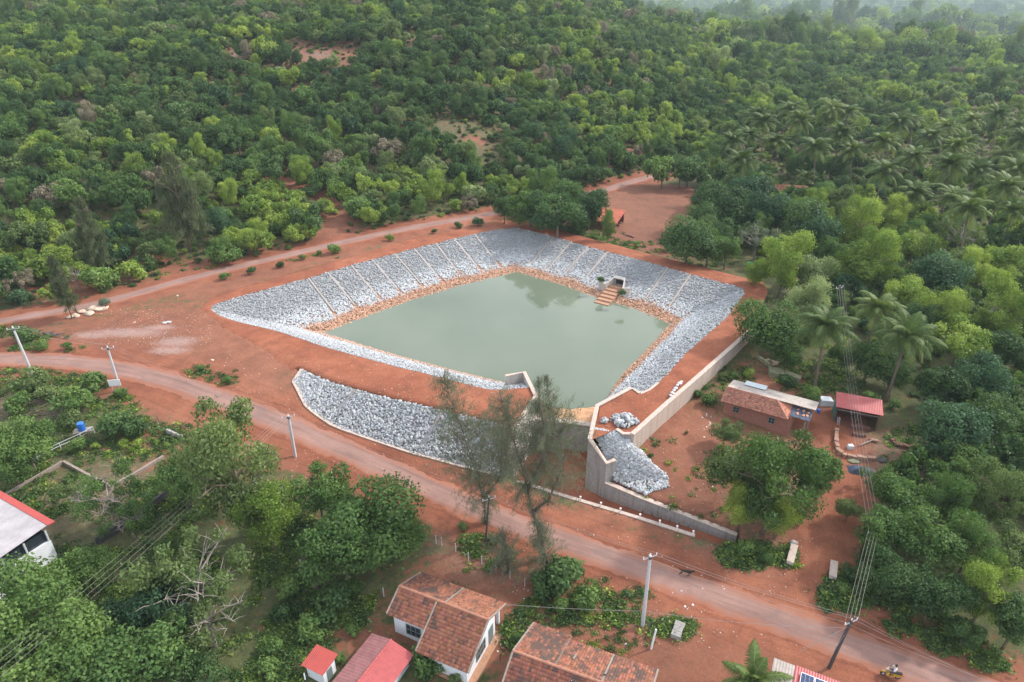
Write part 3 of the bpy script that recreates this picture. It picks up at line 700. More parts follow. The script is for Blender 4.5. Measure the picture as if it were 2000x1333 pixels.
# stilling basin and drain bed
mb = MB(); mb.face([(x, y, -7.3) for x, y in BASIN][::-1]); bo = mb.build('drain_bed', M['bund'], None); tag(bo, kind='structure')
dw = [(11.45, 65.4, -4.82, -8.2), (15.5, 63.1, -5.25, -8.2), (20.5, 60.6, -5.75, -8.2), (25.6, 57.9, -6.2, -8.2)]
o, _, _ = wall('drain_wall', dw, .4, M['concrete_dark'], 'stained grey concrete drain wall running from the spillway to the trees'); coping(o, dw, .62, .08)
dk = [(q[0], q[1], q[2]+.10, -8.2) for q in KB]
o, _, _ = wall('drain_kerb', dk, .5, M['concrete_pink'], 'low pale drain kerb carrying small white posts beside the road'); 
for k_, (px, py) in enumerate(((1133,976),(1173,988),(1211,999),(1249,1011),(1287,1022),(1321,1033),(1352,1042))):
    q = PG(px, py); zt = float(np.interp(q.x, [b[0] for b in KB], [b[2] for b in KB]))+.11
    q = Vector((q.x, float(np.interp(q.x, [b[0] for b in KB], [b[1] for b in KB])), zt))
    mb = MB(); mb.box(Fr(q.x, q.y, 0), -.07, .07, -.07, .07, zt-.02, zt+.48).box(Fr(q.x, q.y, 0), -.10, .10, -.10, .10, zt+.484, zt+.56)
    o = mb.build('guard_post', M['white_paint'], None, org=q); tag(o, f'{ORD[k_]} white guard post from the left on the drain kerb', 'post', 'guard posts on the drain kerb')
# outer stone pitching towards the road
top_px = [(592,724),(640,745),(700,762),(760,778),(820,792),(870,803),(925,816),(985,832)]
toe_px = [(574,746),(600,797),(650,832),(720,857),(800,884),(850,897),(905,912),(985,932)]
TOP = resample([P(a, b, -.02) for a, b in top_px], 60)
TOE = smooth(resample([PG(a, b) for a, b in toe_px], 60), 1); TOE[:, 2] = ground0(TOE[:, 0], TOE[:, 1])+.05
def face_pt(i, r):
    i0 = np.clip(np.floor(i).astype(int), 0, 58); f = (i-i0)[:, None]
    a = TOP[i0]*(1-f)+TOP[i0+1]*f; b = TOE[i0]*(1-f)+TOE[i0+1]*f
    return a+(b-a)*r[:, None]
V = np.concatenate([face_pt(np.arange(60.), np.full(60, r)) for r in np.linspace(0, 1, 8)]); V[60:, 2] -= .10
ii = np.arange(480).reshape(8, 60); F = np.stack([ii[:-1, :-1], ii[1:, :-1], ii[1:, 1:], ii[:-1, 1:]], -1).reshape(-1, 4)
M['bed'] = make_plain('stone_bedding', (.24, .24, .25), .95, .2)
fo = tag(link('outer_bank', npmesh('outer_bank', V, F, M['bed'], smooth=True)), kind='structure')
n = 4600; I = rng.random(n)*59; Rr = rng.random(n); pt = face_pt(I, Rr)
e1 = face_pt(np.minimum(I+.4, 59), Rr)-face_pt(np.maximum(I-.4, 0), Rr); e2 = face_pt(I, Rr+.05)-face_pt(I, Rr-.05)
nn = np.cross(e1, e2); nn[nn[:, 2] < 0] *= -1
ribs = [((692,762),(662,808)),((863,803),(827,876))]
keep = np.ones(n, bool)
for t, q in ribs:
    a, b = P(*t, 0), PG(*q); keep &= linedist(pt[:, 0], pt[:, 1], [(a.x, a.y), (b.x, b.y)]) > .32
pt, nn = pt[keep], nn[keep]; n = len(pt)
tag(link('rip_rap', stones_mesh('rip_rap', pt, nn, rng.uniform(.13, .28, n), grey_tones(n, .20, .50)), fo), kind='stuff')
for t, q in ribs:
    a, b = P(*t, 0), PG(*q); mb = MB(); d_ = Vector((b.x-a.x, b.y-a.y, 0)).normalized(); sx = Vector((d_.y, -d_.x, 0))*.2; h = Vector((0, 0, .16))
    mb.hull8([a-sx-h, b-sx-h, b+sx-h, a+sx-h, a-sx+h, b-sx+h, b+sx+h, a+sx+h]); mb.build('concrete_strip', M['strip'], fo)
mb = MB(); L = np.r_[[np.array(P(590,722,0))], TOE[::3]]
for a, b in zip(L[:-1], L[1:]):
    d_ = Vector((b[0]-a[0], b[1]-a[1], 0)).normalized(); sx = Vector((d_.y, -d_.x, 0))*.27; a, b = Vector(a), Vector(b); h = Vector((0, 0, .3))
    mb.hull8([a-sx-h, b-sx-h, b+sx-h, a+sx-h, a-sx+h*.35, b-sx+h*.35, b+sx+h*.35, a+sx+h*.35])
mb.build('toe_kerb', M['concrete_pink'], fo)
M['dusty_step'] = make_plain('dusty_step', (.40, .225, .145), .95, .2, 2)
# inlet with steps on the back right bank
INF = Fr(inlet_c.x, inlet_c.y, -34)                        # u along the bank, v down the slope
et = empty('inlet', (inlet_c.x, inlet_c.y, -2.2), 'small concrete inlet with wing walls and steps on the back right bank', 'inlet')
def bz(v): return -1.35-.26*(v+1.6)
mb = MB(); mb.box(INF, -.75, 1.15, -2.0, -1.6, -2.6, -.35); mb.box(INF, -.75, 1.15, -1.6, -.9, -.55, -.36); mb.build('head_wall', M['concrete_dark'], et)
for s, u in ((-1, -.85), (1, 1.0)):
    mb = MB(); f = INF; u2 = u+.25
    mb.hull8([f(u, -1.6, -3), f(u2, -1.6, -3), f(u2+(.9 if s > 0 else -.9), .9, -3), f(u+(.9 if s > 0 else -.9), .9, -3), f(u, -1.6, -.3), f(u2, -1.6, -.3), f(u2+(.9 if s > 0 else -.9), .9, -1.25), f(u+(.9 if s > 0 else -.9), .9, -1.25)])
    ex = (2.3 if s > 0 else -2.3)
    mb.hull8([f(u+.9*s, .6, -3), f(u+ex, .3, -3), f(u+ex, .65, -3), f(u+.9*s, .95, -3), f(u+.9*s, .6, -1.25), f(u+ex, .3, -1.0), f(u+ex, .65, -1.0), f(u+.9*s, .95, -1.25)])
    mb.build('wing_wall', M['concrete'], et)
mb = MB(); mb.box(INF, -.55, .95, -1.62, -1.585, -1.7, -.62); mb.build('mouth_shade_panel', M['dark'], et)  # dark panel on the solid head wall, painted shade in place of a hole
for i in range(6):
    mb = MB(); v0 = -.9+i*1.05; z = -1.75-.26*i
    mb.box(INF, -1.4, 1.4, v0, v0+1.2, z-1.2, z); mb.build('step', M['dusty_step'], et)
# stone heap spilling from the platform past the return wall, small boulder piles
hp = [P(1163,842,-.6), P(1204,842,-.2), P(1300,936,-4.6), P(1262,966,-4.7), P(1204,936,-4.6), P(1176,903,-2.6)]
def heap(n, quad, bulge, s0, s1, lo, hi):
    a, b, c, d = [np.array(q) for q in quad]; u = rng.random(n); v = rng.random(n)
    p = (a*(1-u)[:, None]+b*u[:, None])*(1-v)[:, None]+(d*(1-u)[:, None]+c*u[:, None])*v[:, None]
    p[:, 2] += bulge*np.sin(np.pi*u)*np.sin(np.pi*np.clip(v, 0, 1))
    return p, np.tile([0, 0, 1.], (n, 1))+rng.normal(0, .15, (n, 3)), rng.uniform(s0, s1, n), grey_tones(n, lo, hi)
qd = [P(1157,837,-.05), P(1216,849,-.25), PG(1303,938)+Vector((0, 0, .3)), PG(1203,944)+Vector((0, 0, .3))]
q1 = heap(2600, qd, .75, .14, .30, .30, .56); q1[0][:, 2] += .04
q2 = heap(260, [PG(1200,938)+Vector((0,0,.15)), PG(1298,925)+Vector((0,0,.15)), PG(1306,950)+Vector((0,0,.1)), PG(1255,968)+Vector((0,0,.1))], .15, .16, .34, .30, .56)
hd = empty('stone_heap', (14, 65.5, -5), 'pale heap of broken quarry stones spilling down beside the right training wall', 'stone heap')
V = []; nn_ = 14
for j in range(nn_):
    for i in range(nn_):
        u, v = i/(nn_-1), j/(nn_-1); a, b, c, d = qd; p = a.lerp(b, u).lerp(d.lerp(c, u), v); z = p.z+.75*math.sin(math.pi*u)*math.sin(math.pi*v)-.22; V.append((p.x-14, p.y-65.5, z+5))
ii = np.arange(nn_*nn_).reshape(nn_, nn_); F = np.stack([ii[:-1, :-1], ii[:-1, 1:], ii[1:, 1:], ii[1:, :-1]], -1).reshape(-1, 4)
link('heap_core', npmesh('heap_core', V, F, M['bed'], smooth=True), hd)
pp = np.concatenate([q1[0], q2[0]])-np.array([14, 65.5, -5])
tag(link('loose_stone', stones_mesh('loose_stone', pp, np.concatenate([q1[1], q2[1]]), np.concatenate([q1[2], q2[2]]), np.concatenate([q1[3], q2[3]]), .75), hd), kind='stuff')
def pile(px, py, z, rx, ry, n, hgt, label, s=(.2, .38)):
    c = P(px, py, z); a = rng.uniform(0, 6.28, n); r = np.sqrt(rng.random(n)); p = np.stack([c.x+np.cos(a)*r*rx, c.y+np.sin(a)*r*ry, z+hgt*(1-r**2)*rng.random(n)+.05], -1)
    o = empty('boulder_pile', c, label, 'boulder pile')
    tag(link('loose_boulder', stones_mesh('loose_boulder', p-np.array(c), np.tile([0, 0, 1.], (n, 1)), rng.uniform(*s, n), grey_tones(n, .22, .62), .85), o), kind='stuff')
pile(1218, 823, .1, 1.7, 1.5, 90, .7, 'grey boulder pile on the bare platform near the wall corner')
pile(1180, 823, .1, .35, .45, 12, .5, 'tiny boulder pile against the right training wall coping', (.2, .32))
for k_, (px, py) in enumerate([(1313,768),(1316,763),(1320,758),(1323,753),(1327,749),(1331,746),(1310,773)]):
    c = P(px, py, .38); o = link('stone_block', stones_mesh('stone_block', np.zeros((1, 3)), np.array([[0, 0, 1.]]), np.array([.34]), np.array([[.6, .6, .62]])), None, c)
    tag(o, f'{ORD[[1,2,3,4,5,6,0][k_]]} whitish stone from the near end of the row on the retaining wall', 'stone', 'row of stones on the retaining wall')
# ------------------------------------------------------------------ vegetation prototypes (crown radius 1, foot at 0, crown centre at 1.25)
def leaf_quads(p, nrm, L, Wd, tint, droop=0.0):
    """n leaf-sized folded quads at p"""
    n = len(p); nrm = nrm/np.linalg.norm(nrm, axis=1)[:, None]
    a = rng.normal(0, 1, (n, 3)); a -= (a*nrm).sum(1)[:, None]*nrm
    a[:, 2] -= droop; a /= np.linalg.norm(a, axis=1)[:, None]+1e-9
    b = np.cross(nrm, a); b /= np.linalg.norm(b, axis=1)[:, None]+1e-9
    L = (L*rng.uniform(.6, 1.35, n))[:, None]; Wd = (Wd*rng.uniform(.7, 1.3, n))[:, None]
    V = np.stack([p-a*L*.5, p+b*Wd*.5-a*L*.05+nrm*Wd*.12, p+a*L*.5-nrm*L*.10, p-b*Wd*.5-a*L*.05+nrm*Wd*.12], 1)
    F = np.arange(n*4).reshape(n, 4)
    return V.reshape(-1, 3), F, np.repeat(tint, 4)
def lobes_random(n, rad, vert, r0, r1, cz, seed, skew=.0):
    g = np.random.default_rng(seed); out_ = []
    for i in range(n):
        a = g.uniform(0, 6.28); rr = math.sqrt(g.random())*rad; z = cz+g.uniform(-1, 1)*vert*(1-.35*(rr/rad)**2)+skew*rr*math.cos(a)
        out_.append((rr*math.cos(a), rr*math.sin(a), z, g.uniform(r0, r1), g.random()))
    return out_
def crown(name, lobes, n, L, Wd, m, squash=.8, shell=.30, droop=0., up=.25, jit=.6):
    lb = np.array(lobes); wgt = lb[:, 3]**2; k = rng.choice(len(lb), n, p=wgt/wgt.sum())
    d = rng.normal(0, 1, (n, 3)); d[:, 2] += up; d /= np.linalg.norm(d, axis=1)[:, None]
    rr = lb[k, 3]*(1-shell*rng.random(n)**1.5+.15*rng.normal(0, 1, n).clip(-1.2, 2.4))
    p = lb[k, :3]+d*rr[:, None]*np.array([1, 1, squash])
    # leaves sit in clumps on the lobe
    q = np.sin(p*9.0/ max(.25, lb[:, 3].mean())*.5+lb[k, 4][:, None]*20).sum(1)
    keep = q > rng.uniform(-2.4, .2, n)
    p, d, k, q = p[keep], d[keep], k[keep], q[keep]; n = len(p)
    tint = np.clip(lb[k, 4]*.50+rng.random(n)*.32+np.clip(d[:, 2], -.5, 1)*.06+.10, 0, 1)
    nr = d+rng.normal(0, jit, (n, 3)); nr[:, 2] += .35
    V, F, T = leaf_quads(p, nr, L, Wd, tint, droop)
    return npmesh(name, V, F, m, {'tint': T})
def limbs(name, m, H_, spread, nl, r0, seed, sub=2, lean=0., depth=1.0):
    g = random.Random(seed); mb = MB()
    top = Vector((lean, lean*.4, H_)); trunk = [Vector((0, 0, -.35)), Vector((lean*.3, 0, H_*.35)), Vector((lean*.6, lean*.2, H_*.7)), top]
    mb.tube(trunk, [r0, r0*.8, r0*.65, r0*.4], 6)
    for i in range(nl):
        t = g.uniform(.35, 1.0); p0 = trunk[1].lerp(top, t*.9); a = 6.28*i/nl+g.uniform(-.5, .5)
        e = p0+Vector((math.cos(a)*spread*g.uniform(.6, 1), math.sin(a)*spread*g.uniform(.6, 1), g.uniform(.15, .6)*depth))
        md = p0.lerp(e, .5)+Vector((g.uniform(-.1, .1), g.uniform(-.1, .1), g.uniform(.0, .12)))
        mb.tube([p0, md, e], [r0*.45, r0*.3, r0*.12], 5, cap=False)
        for j in range(sub):
            q0 = md.lerp(e, g.random()); q = q0+Vector((g.uniform(-.3, .3), g.uniform(-.3, .3), g.uniform(0, .3)))*spread*1.1
            mb.tube([q0, q0.lerp(q, .5)+Vector((0, 0, .03)), q], [r0*.2, r0*.13, r0*.05], 4, cap=False)
    return mb.mesh(name, [m], smooth=True)
PROTO = {}
for i in range(7):      # hillside broadleaf trees and bushes
    PROTO['hill%d' % i] = (crown('crown_hill%d' % i, lobes_random(13+i % 4*3, .86, .42, .16, .40, .80+.08*(i % 3), 100+i), 3600, .16, .088, M['leaf_mid'], .85, .5, jit=.75), limbs('trunk_hill%d' % i, M['bark'], .8, .5, 4, .05, i))
for i in range(4):      # broad near trees
    PROTO['near%d' % i] = (crown('crown_near%d' % i, lobes_random(22, .74, .52, .20, .40, 1.25, 200+i), 10500, .074, .050, M['leaf_mid'], .85, .35, .3), limbs('trunk_near%d' % i, M['bark'], 1.0, .72, 8, .05, 20+i))
for i in range(2):      # upright loose trees with drooping plumes
    PROTO['loose%d' % i] = (crown('crown_loose%d' % i, [(x*.9, y*.9, z, r, t) for x, y, z, r, t in lobes_random(26, .72, .80, .16, .34, 1.35, 300+i)], 15000, .060, .032, M['leaf_olive'], 1.05, .45, .9), limbs('trunk_loose%d' % i, M['bark'], 1.3, .72, 10, .045, 40+i))
for i in range(2):      # round dense mango like trees
    PROTO['dense%d' % i] = (crown('crown_dense%d' % i, lobes_random(18, .62, .42, .34, .50, 1.12, 400+i), 10500, .080, .050, M['leaf_deep'], .9, .22, .2, .4), limbs('trunk_dense%d' % i, M['bark'], .9, .6, 7, .06, 60+i))
for i in range(2):      # tree half bare
    PROTO['sparse%d' % i] = (crown('crown_sparse%d' % i, lobes_random(30, .80, .55, .10, .24, 1.2, 500+i), 4200, .070, .040, M['leaf_olive'], .9, .6, .4), limbs('trunk_sparse%d' % i, M['bark_pale'], 1.05, .85, 13, .045, 80+i, 5))
for i in range(3):      # shrubs
    PROTO['shrub%d' % i] = (crown('crown_shrub%d' % i, lobes_random(9, .62, .30, .28, .46, .55, 600+i), 1500, .17, .10, M['leaf_mid'], .9, .4, .1, .5), limbs('stem_shrub%d' % i, M['bark'], .4, .5, 5, .03, 120+i))
def casuarina(name, stems, n, L, Wd):
    """feathery crown: sprays of drooping needles strung along the branches"""
    P_, T_ = [], []
    for (a, b, r0, r1, dens) in stems:
        a, b = np.array(a), np.array(b); k = int(n*dens); t = rng.random(k); rad = r0+(r1-r0)*t
        nb = max(6, int(14*dens*10)); bt = rng.random(nb); bd = rng.normal(0, 1, (nb, 3)); bd[:, 2] = np.abs(bd[:, 2])*.5; bd /= np.linalg.norm(bd, axis=1)[:, None]
        w_ = rng.integers(0, nb, k); s = rng.random(k)**.7
        p = a+(b-a)*np.clip(bt[w_], 0, 1)[:, None]+bd[w_]*((r0+(r1-r0)*bt[w_])*s)[:, None]; p[:, 2] -= (s**2)*.12*rad
        p += rng.normal(0, .04, (k, 3)); P_.append(p); T_.append(np.clip(.3+.4*(w_ % 7)/7+.3*rng.random(k), 0, 1))
    p = np.concatenate(P_); t = np.concatenate(T_)
    V, F, T = leaf_quads(p, np.random.default_rng(3).normal(0, 1, p.shape), L, Wd, t, 1.6)
    return npmesh(name, V, F, M['leaf_casuarina'], {'tint': T})
PROTO['casu0'] = (casuarina('crown_casuarina', [((0, 0, .5), (0, 0, 2.6), .75, .12, .6), ((0, 0, .5), (.55, .1, 1.9), .5, .15, .2), ((0, 0, .5), (-.5, -.2, 1.8), .5, .15, .2)], 9000, .20, .016), limbs('trunk_casuarina', M['bark'], 2.3, .5, 7, .04, 150))
def palm_meshes(seed, nf, Lf, H_, leafn=24, droopy=1.0):
    g = np.random.default_rng(seed); V, F, T = [], [], []; nv = 0
    def quad(q, t):
        nonlocal nv
        V.extend(q); F.append((nv, nv+1, nv+2, nv+3)); T.extend([t]*4); nv += 4
    top = np.array([.35, .1, H_])
    for i in range(nf):
        az = i*2.4+g.uniform(-.2, .2); el = R(78)-(i/nf)*R(105)+g.uniform(-.1, .1); l = Lf*g.uniform(.8, 1.1)*(.75 if i < 3 else 1)
        pts = []; p = top.copy(); e = el; ns = 12
        for s in range(ns+1):
            pts.append(p.copy()); d = np.array([math.cos(az)*math.cos(e), math.sin(az)*math.cos(e), math.sin(e)]); p = p+d*l/ns; e -= droopy*(.055+.16*(s/ns))*(1.0 if e > -1.3 else 0)
        pts = np.array(pts); side = np.array([-math.sin(az), math.cos(az), 0.]); age = i/nf
        for s in range(ns):      # midrib
            wv = .05*(1-s/ns)+.012; quad([pts[s]-side*wv, pts[s]+side*wv, pts[s+1]+side*wv*.8, pts[s+1]-side*wv*.8], .80)
        for j in range(leafn):
            u = .10+.9*j/(leafn-1); x = u*ns; k = min(int(x), ns-1); b = pts[k]+(pts[k+1]-pts[k])*(x-k); ax_ = pts[k+1]-pts[k]; ax_ /= np.linalg.norm(ax_)
            ll = Lf*.27*math.sin(math.pi*min(.97, (u*.80+.17)))*g.uniform(.85, 1.1)
            for sg in (-1, 1):
                d = side*sg*.80+ax_*.55+np.array([0, 0, -.22-.5*g.random()*age]); d /= np.linalg.norm(d); hw = ax_*.070*Lf/4
                m_ = b+d*ll*.55+np.array([0, 0, .04]); t_ = b+d*ll+np.array([0, 0, -.28*ll])
                tt = np.clip(.25+.4*g.random()+(.45 if age > .8 else 0), 0, 1)
                quad([b-hw, b+hw, m_+hw*.8, m_-hw*.8], tt); quad([m_-hw*.8, m_+hw*.8, t_+hw*.1, t_-hw*.1], tt)
    cm = npmesh('palm_crown', np.array(V), np.array(F), M['leaf_palm'], {'tint': np.array(T)})
    mb = MB(); mb.tube([(0, 0, -.4), (.02, 0, 0), (.10, .02, H_*.4), (.24, .06, H_*.75), (.35, .1, H_)], [.24, .19, .15, .13, .12], 8)
    for q in range(6):
        a = q*1.05; c = top+np.array([math.cos(a)*.25, math.sin(a)*.25, -.25-.1*(q % 2)]); mb.tube([c+np.array([0, 0, .12]), c, c-np.array([0, 0, .13])], [.05, .12, .04], 5)
    return cm, mb.mesh('palm_trunk', [M['bark']], smooth=True)
for i in range(4): PROTO['palm%d' % i] = palm_meshes(700+i, 24, 4.3, 9.5)
PROTO['youngpalm'] = palm_meshes(790, 16, 3.4, 3.2, 34, .8)

PLANTS = []          # (x, y, radius) of everything set, so that the filling stays clear of it
def plant(name, key, loc, sx, sz, m, label, cat, group=None, rz=None, partn=('crown', 'trunk'), tilt=0):
    o = empty(name, loc, label, cat, rnd.uniform(0, 6.28) if rz is None else rz, group)
    o.scale = (sx, sx, sz)
    if tilt: o.rotation_euler = (rnd.uniform(-tilt, tilt), rnd.uniform(-tilt, tilt), o.rotation_euler[2])
    cm, tm = PROTO[key]
    c = link(partn[0], cm, o); link(partn[1], tm, o)
    if m is not None:
        c.material_slots[0].link = 'OBJECT'; c.material_slots[0].material = M[m]
    PLANTS.append((loc[0], loc[1], sx)); return o
def tree_at(px, py, rpx, key, m, label, name='broadleaf_tree', cat='tree', zs=1.0, cz=None, group=None, rz=None, rp=None):
    """crown centre seen at (px, py), crown radius rpx in photo pixels"""
    c = PROTO_C.get(key[:-1], 1.25) if cz is None else cz
    g = PG(px, py)
    for _ in range(3):
        r = rpx*project(g.x, g.y, g.z+3)[2]/FPX; g = PH(px, py, c*r*zs)
    return plant(name, key, g, r, r*zs, m, label, cat, group, rz)
PROTO_C = {'hill': .85, 'near': 1.25, 'loose': 1.35, 'dense': 1.1, 'sparse': 1.2, 'shrub': .5, 'casu': 1.4}
# ---- trees that can be told apart, foreground left
T_ = tree_at
T_(455,905,128,'loose0','leaf_olive','tall yellowish green tree between the road and the lower left thicket',zs=1.05)
T_(520,1000,78,'loose1','leaf_yellow','yellow green lower tree under the tall yellowish tree by the road')
T_(360,930,62,'near2','leaf_mid','mid green tree left of the tall yellowish tree by the road')
T_(715,1015,105,'dense0','leaf_mid','big green bushy tree on the house side of the road',zs=.85)
T_(620,950,68,'near1','leaf_mid','green tree beside the road behind the big bushy tree')
T_(670,1075,85,'near3','leaf_mid','wide leafy tree in front of the big bushy roadside tree')
T_(790,1040,50,'dense1','leaf_mid','rounded green tree at the right end of the roadside thicket',zs=.8)
T_(640,1175,55,'shrub1','leaf_deep','leafy bush at the foot of the sprouting stump','shrub','shrub')
T_(370,1115,112,'sparse0','leaf_olive','olive tree with bare pale branches in the lower left',zs=1.1)
T_(400,1190,90,'sparse1','leaf_olive','half bare tree below the olive tree with pale branches')
T_(330,1170,85,'near1','leaf_blue','dark tree under the olive tree with pale branches')
T_(60,1178,100,'near0','leaf_mid','broad mid green tree at the lower left edge beside the wires')
T_(165,1110,58,'near3','leaf_mid','green tree beside the white walled building on the left')
T_(110,1270,110,'near2','leaf_mid','wide green tree in the bottom left corner below the wires')
T_(270,1290,120,'near3','leaf_mid','wide low tree at the bottom left right of the wires',zs=.8)
T_(230,1210,70,'near1','leaf_blue','dark green tree between the wires and the olive tree')
T_(20,1300,80,'near1','leaf_mid','green tree cut by the bottom left corner of the picture')
T_(370,1310,70,'near1','leaf_deep','green tree at the bottom edge below the half bare tree')
T_(205,960,75,'sparse1','leaf_mid','thin sparse tree in the walled plot on the left')
T_(155,955,42,'sparse0','leaf_olive','small sparse tree left of the thin tree in the walled plot')
T_(245,1000,58,'sparse0','leaf_mid','sparse green tree at the right end of the walled plot')
T_(45,860,62,'near2','leaf_mid','leafy green tree at the left edge by the fence rail')
T_(20,905,45,'near0','leaf_mid','smaller leafy tree at the left edge below the fence tree')
T_(1445,905,68,'near1','leaf_olive','left part tree of the clump in front of the brick house',zs=1.2)
T_(1515,935,108,'loose0','leaf_mid','large green tree in front of the brick house',zs=.95)
T_(1590,930,62,'near3','leaf_mid','right hand tree of the clump in front of the brick house',zs=1.2)
T_(1450,985,48,'loose1','leaf_yellow','yellowish low crown of the clump in front of the brick house')
T_(1525,1000,52,'loose1','leaf_yellow','yellow green tree at the near side of the clump by the dirt lane')
T_(1418,840,34,'near1','leaf_olive','small tree at the brick house wall')
# ---- right side
for a in [
 (1500,635,66,'dense0','leaf_mid','round green tree at the right end of the retaining wall'),(1580,585,55,'loose1','leaf_pale','pale leaved tree behind the round tree by the retaining wall'),
 (1570,645,40,'near2','leaf_pale','pale leafy tree behind the coconut palms'),(1540,690,30,'near0','leaf_mid','small green tree behind the mossy concrete slabs'),
 (1535,505,60,'loose0','leaf_yellow','yellow green tree at the right corner of the bund'),(1480,530,32,'loose1','leaf_yellow','light yellow tree beside the green tank'),
 (1590,520,48,'near1','leaf_pale','light leafy tree behind the yellow green corner tree'),(1480,460,42,'sparse0','leaf_casuarina','grey half bare tree behind the right bund'),
 (1345,465,55,'dense1','leaf_deep','dark mango tree beside the bund and red field'),(1300,480,22,'shrub0','leaf_deep','dark bush at the foot of the mango tree by the field'),
 (1410,400,55,'dense0','leaf_deep','dark mango tree at the edge of the red field'),(1460,380,50,'dense1','leaf_blue','dark round mango tree left of the palm grove'),
 (1500,410,48,'dense0','leaf_blue','dark round tree below the palm grove'),(1560,425,52,'dense1','leaf_deep','dark mango tree with a brown crown edge below the palms'),
 (1600,450,48,'dense0','leaf_blue','grey green mango tree beside the power line gap'),(1400,450,36,'dense0','leaf_deep','dark tree between the mango trees by the field'),
 (1690,430,52,'loose0','leaf_yellow','bright yellow green tree below the palm grove'),(1745,415,38,'loose1','leaf_yellow','yellow topped tree below the palm grove'),
 (1720,500,62,'loose0','leaf_yellow','large yellow green tree right of the power line gap'),(1670,520,48,'near3','leaf_yellow','lime tree right of the power line gap'),
 (1840,540,58,'dense1','leaf_blue','dark blue green round tree among the yellow green trees'),(1905,520,40,'loose1','leaf_yellow','slim bright yellow tree right of the dark round tree'),
 (1790,470,45,'near1','leaf_yellow','lime green tree behind the dark round tree'),(1880,450,48,'sparse1','leaf_pale','pale tree on the right below the palms'),
 (1960,500,50,'near2','leaf_yellow','lime green tree near the right edge below the palms'),(1960,600,70,'loose0','leaf_yellow','large lime green tree at the right edge'),
 (1850,605,52,'loose1','leaf_yellow','tree with a yellow top behind the right coconut palm'),(1770,575,46,'near0','leaf_yellow','lime tree behind the two near coconut palms'),
 (1880,660,62,'near1','leaf_yellow','lime green tree right of the near coconut palm'),(1730,540,40,'near2','leaf_mid','small round tree under the yellow green trees'),
 (1800,620,42,'dense0','leaf_deep','dark tree right behind the coconut palm heads'),(1950,680,50,'near3','leaf_deep','dark green tree at the right edge above the bare patch'),
 (1700,700,48,'dense1','leaf_deep','round deep green tree behind the red roofed shed'),(1650,690,32,'near1','leaf_mid','small green tree beside the red roofed shed'),
 (1745,725,40,'dense0','leaf_deep','deep green tree touching the red roofed shed'),(1835,755,55,'near3','leaf_deep','green tree right of the red roofed shed'),
 (1850,835,72,'dense1','leaf_blue','dark bushy tree right of the ruined yard'),(1920,740,60,'near0','leaf_blue','dark tree at the right above the yard'),
 (1960,810,60,'near2','leaf_deep','deep green tree at the right edge beside the yard'),(1900,900,60,'near1','leaf_mid','green tree right of the yard lane'),
 (1760,960,62,'near2','leaf_mid','tree reaching over the dark tarpaulin in the yard'),(1845,970,60,'loose1','leaf_mid','green tree in the lower right wood'),
 (1950,960,70,'loose0','leaf_olive','olive tree at the right edge of the lower right wood'),(1720,1040,62,'near3','leaf_mid','green tree at the left edge of the lower right wood'),
 (1810,1050,68,'near0','leaf_mid','broad green tree in the middle of the lower right wood'),(1900,1060,70,'loose1','leaf_mid','tall green tree in the middle of the lower right wood'),
 (1980,1070,60,'near1','leaf_olive','olive tree at the right edge above the road'),(1740,1120,60,'dense0','leaf_deep','dark tree above the culvert in the lower right wood'),
 (1830,1150,68,'near2','leaf_deep','dark tree at the road side of the lower right wood'),(1930,1150,72,'loose0','leaf_yellow','yellow green tree at the road side of the lower right wood'),
 (1985,1215,62,'near3','leaf_deep','dark green tree at the right edge beside the road'),(1890,1230,40,'near1','leaf_deep','small dark tree nearest the road on the right'),
 (1705,1090,36,'near0','leaf_deep','small dark tree behind the right culvert parapet'),(1660,990,30,'near2','leaf_olive','small olive tree beside the dirt lane'),
 (1700,930,26,'sparse1','leaf_mid','thin tree beside the dark tarpaulin'),(1790,890,30,'shrub1','leaf_mid','green bush at the yard edge'),
]:
    nm = 'shrub' if a[3].startswith('shrub') else 'broadleaf_tree'
    T_(*a, name=nm, cat='shrub' if nm == 'shrub' else 'tree')
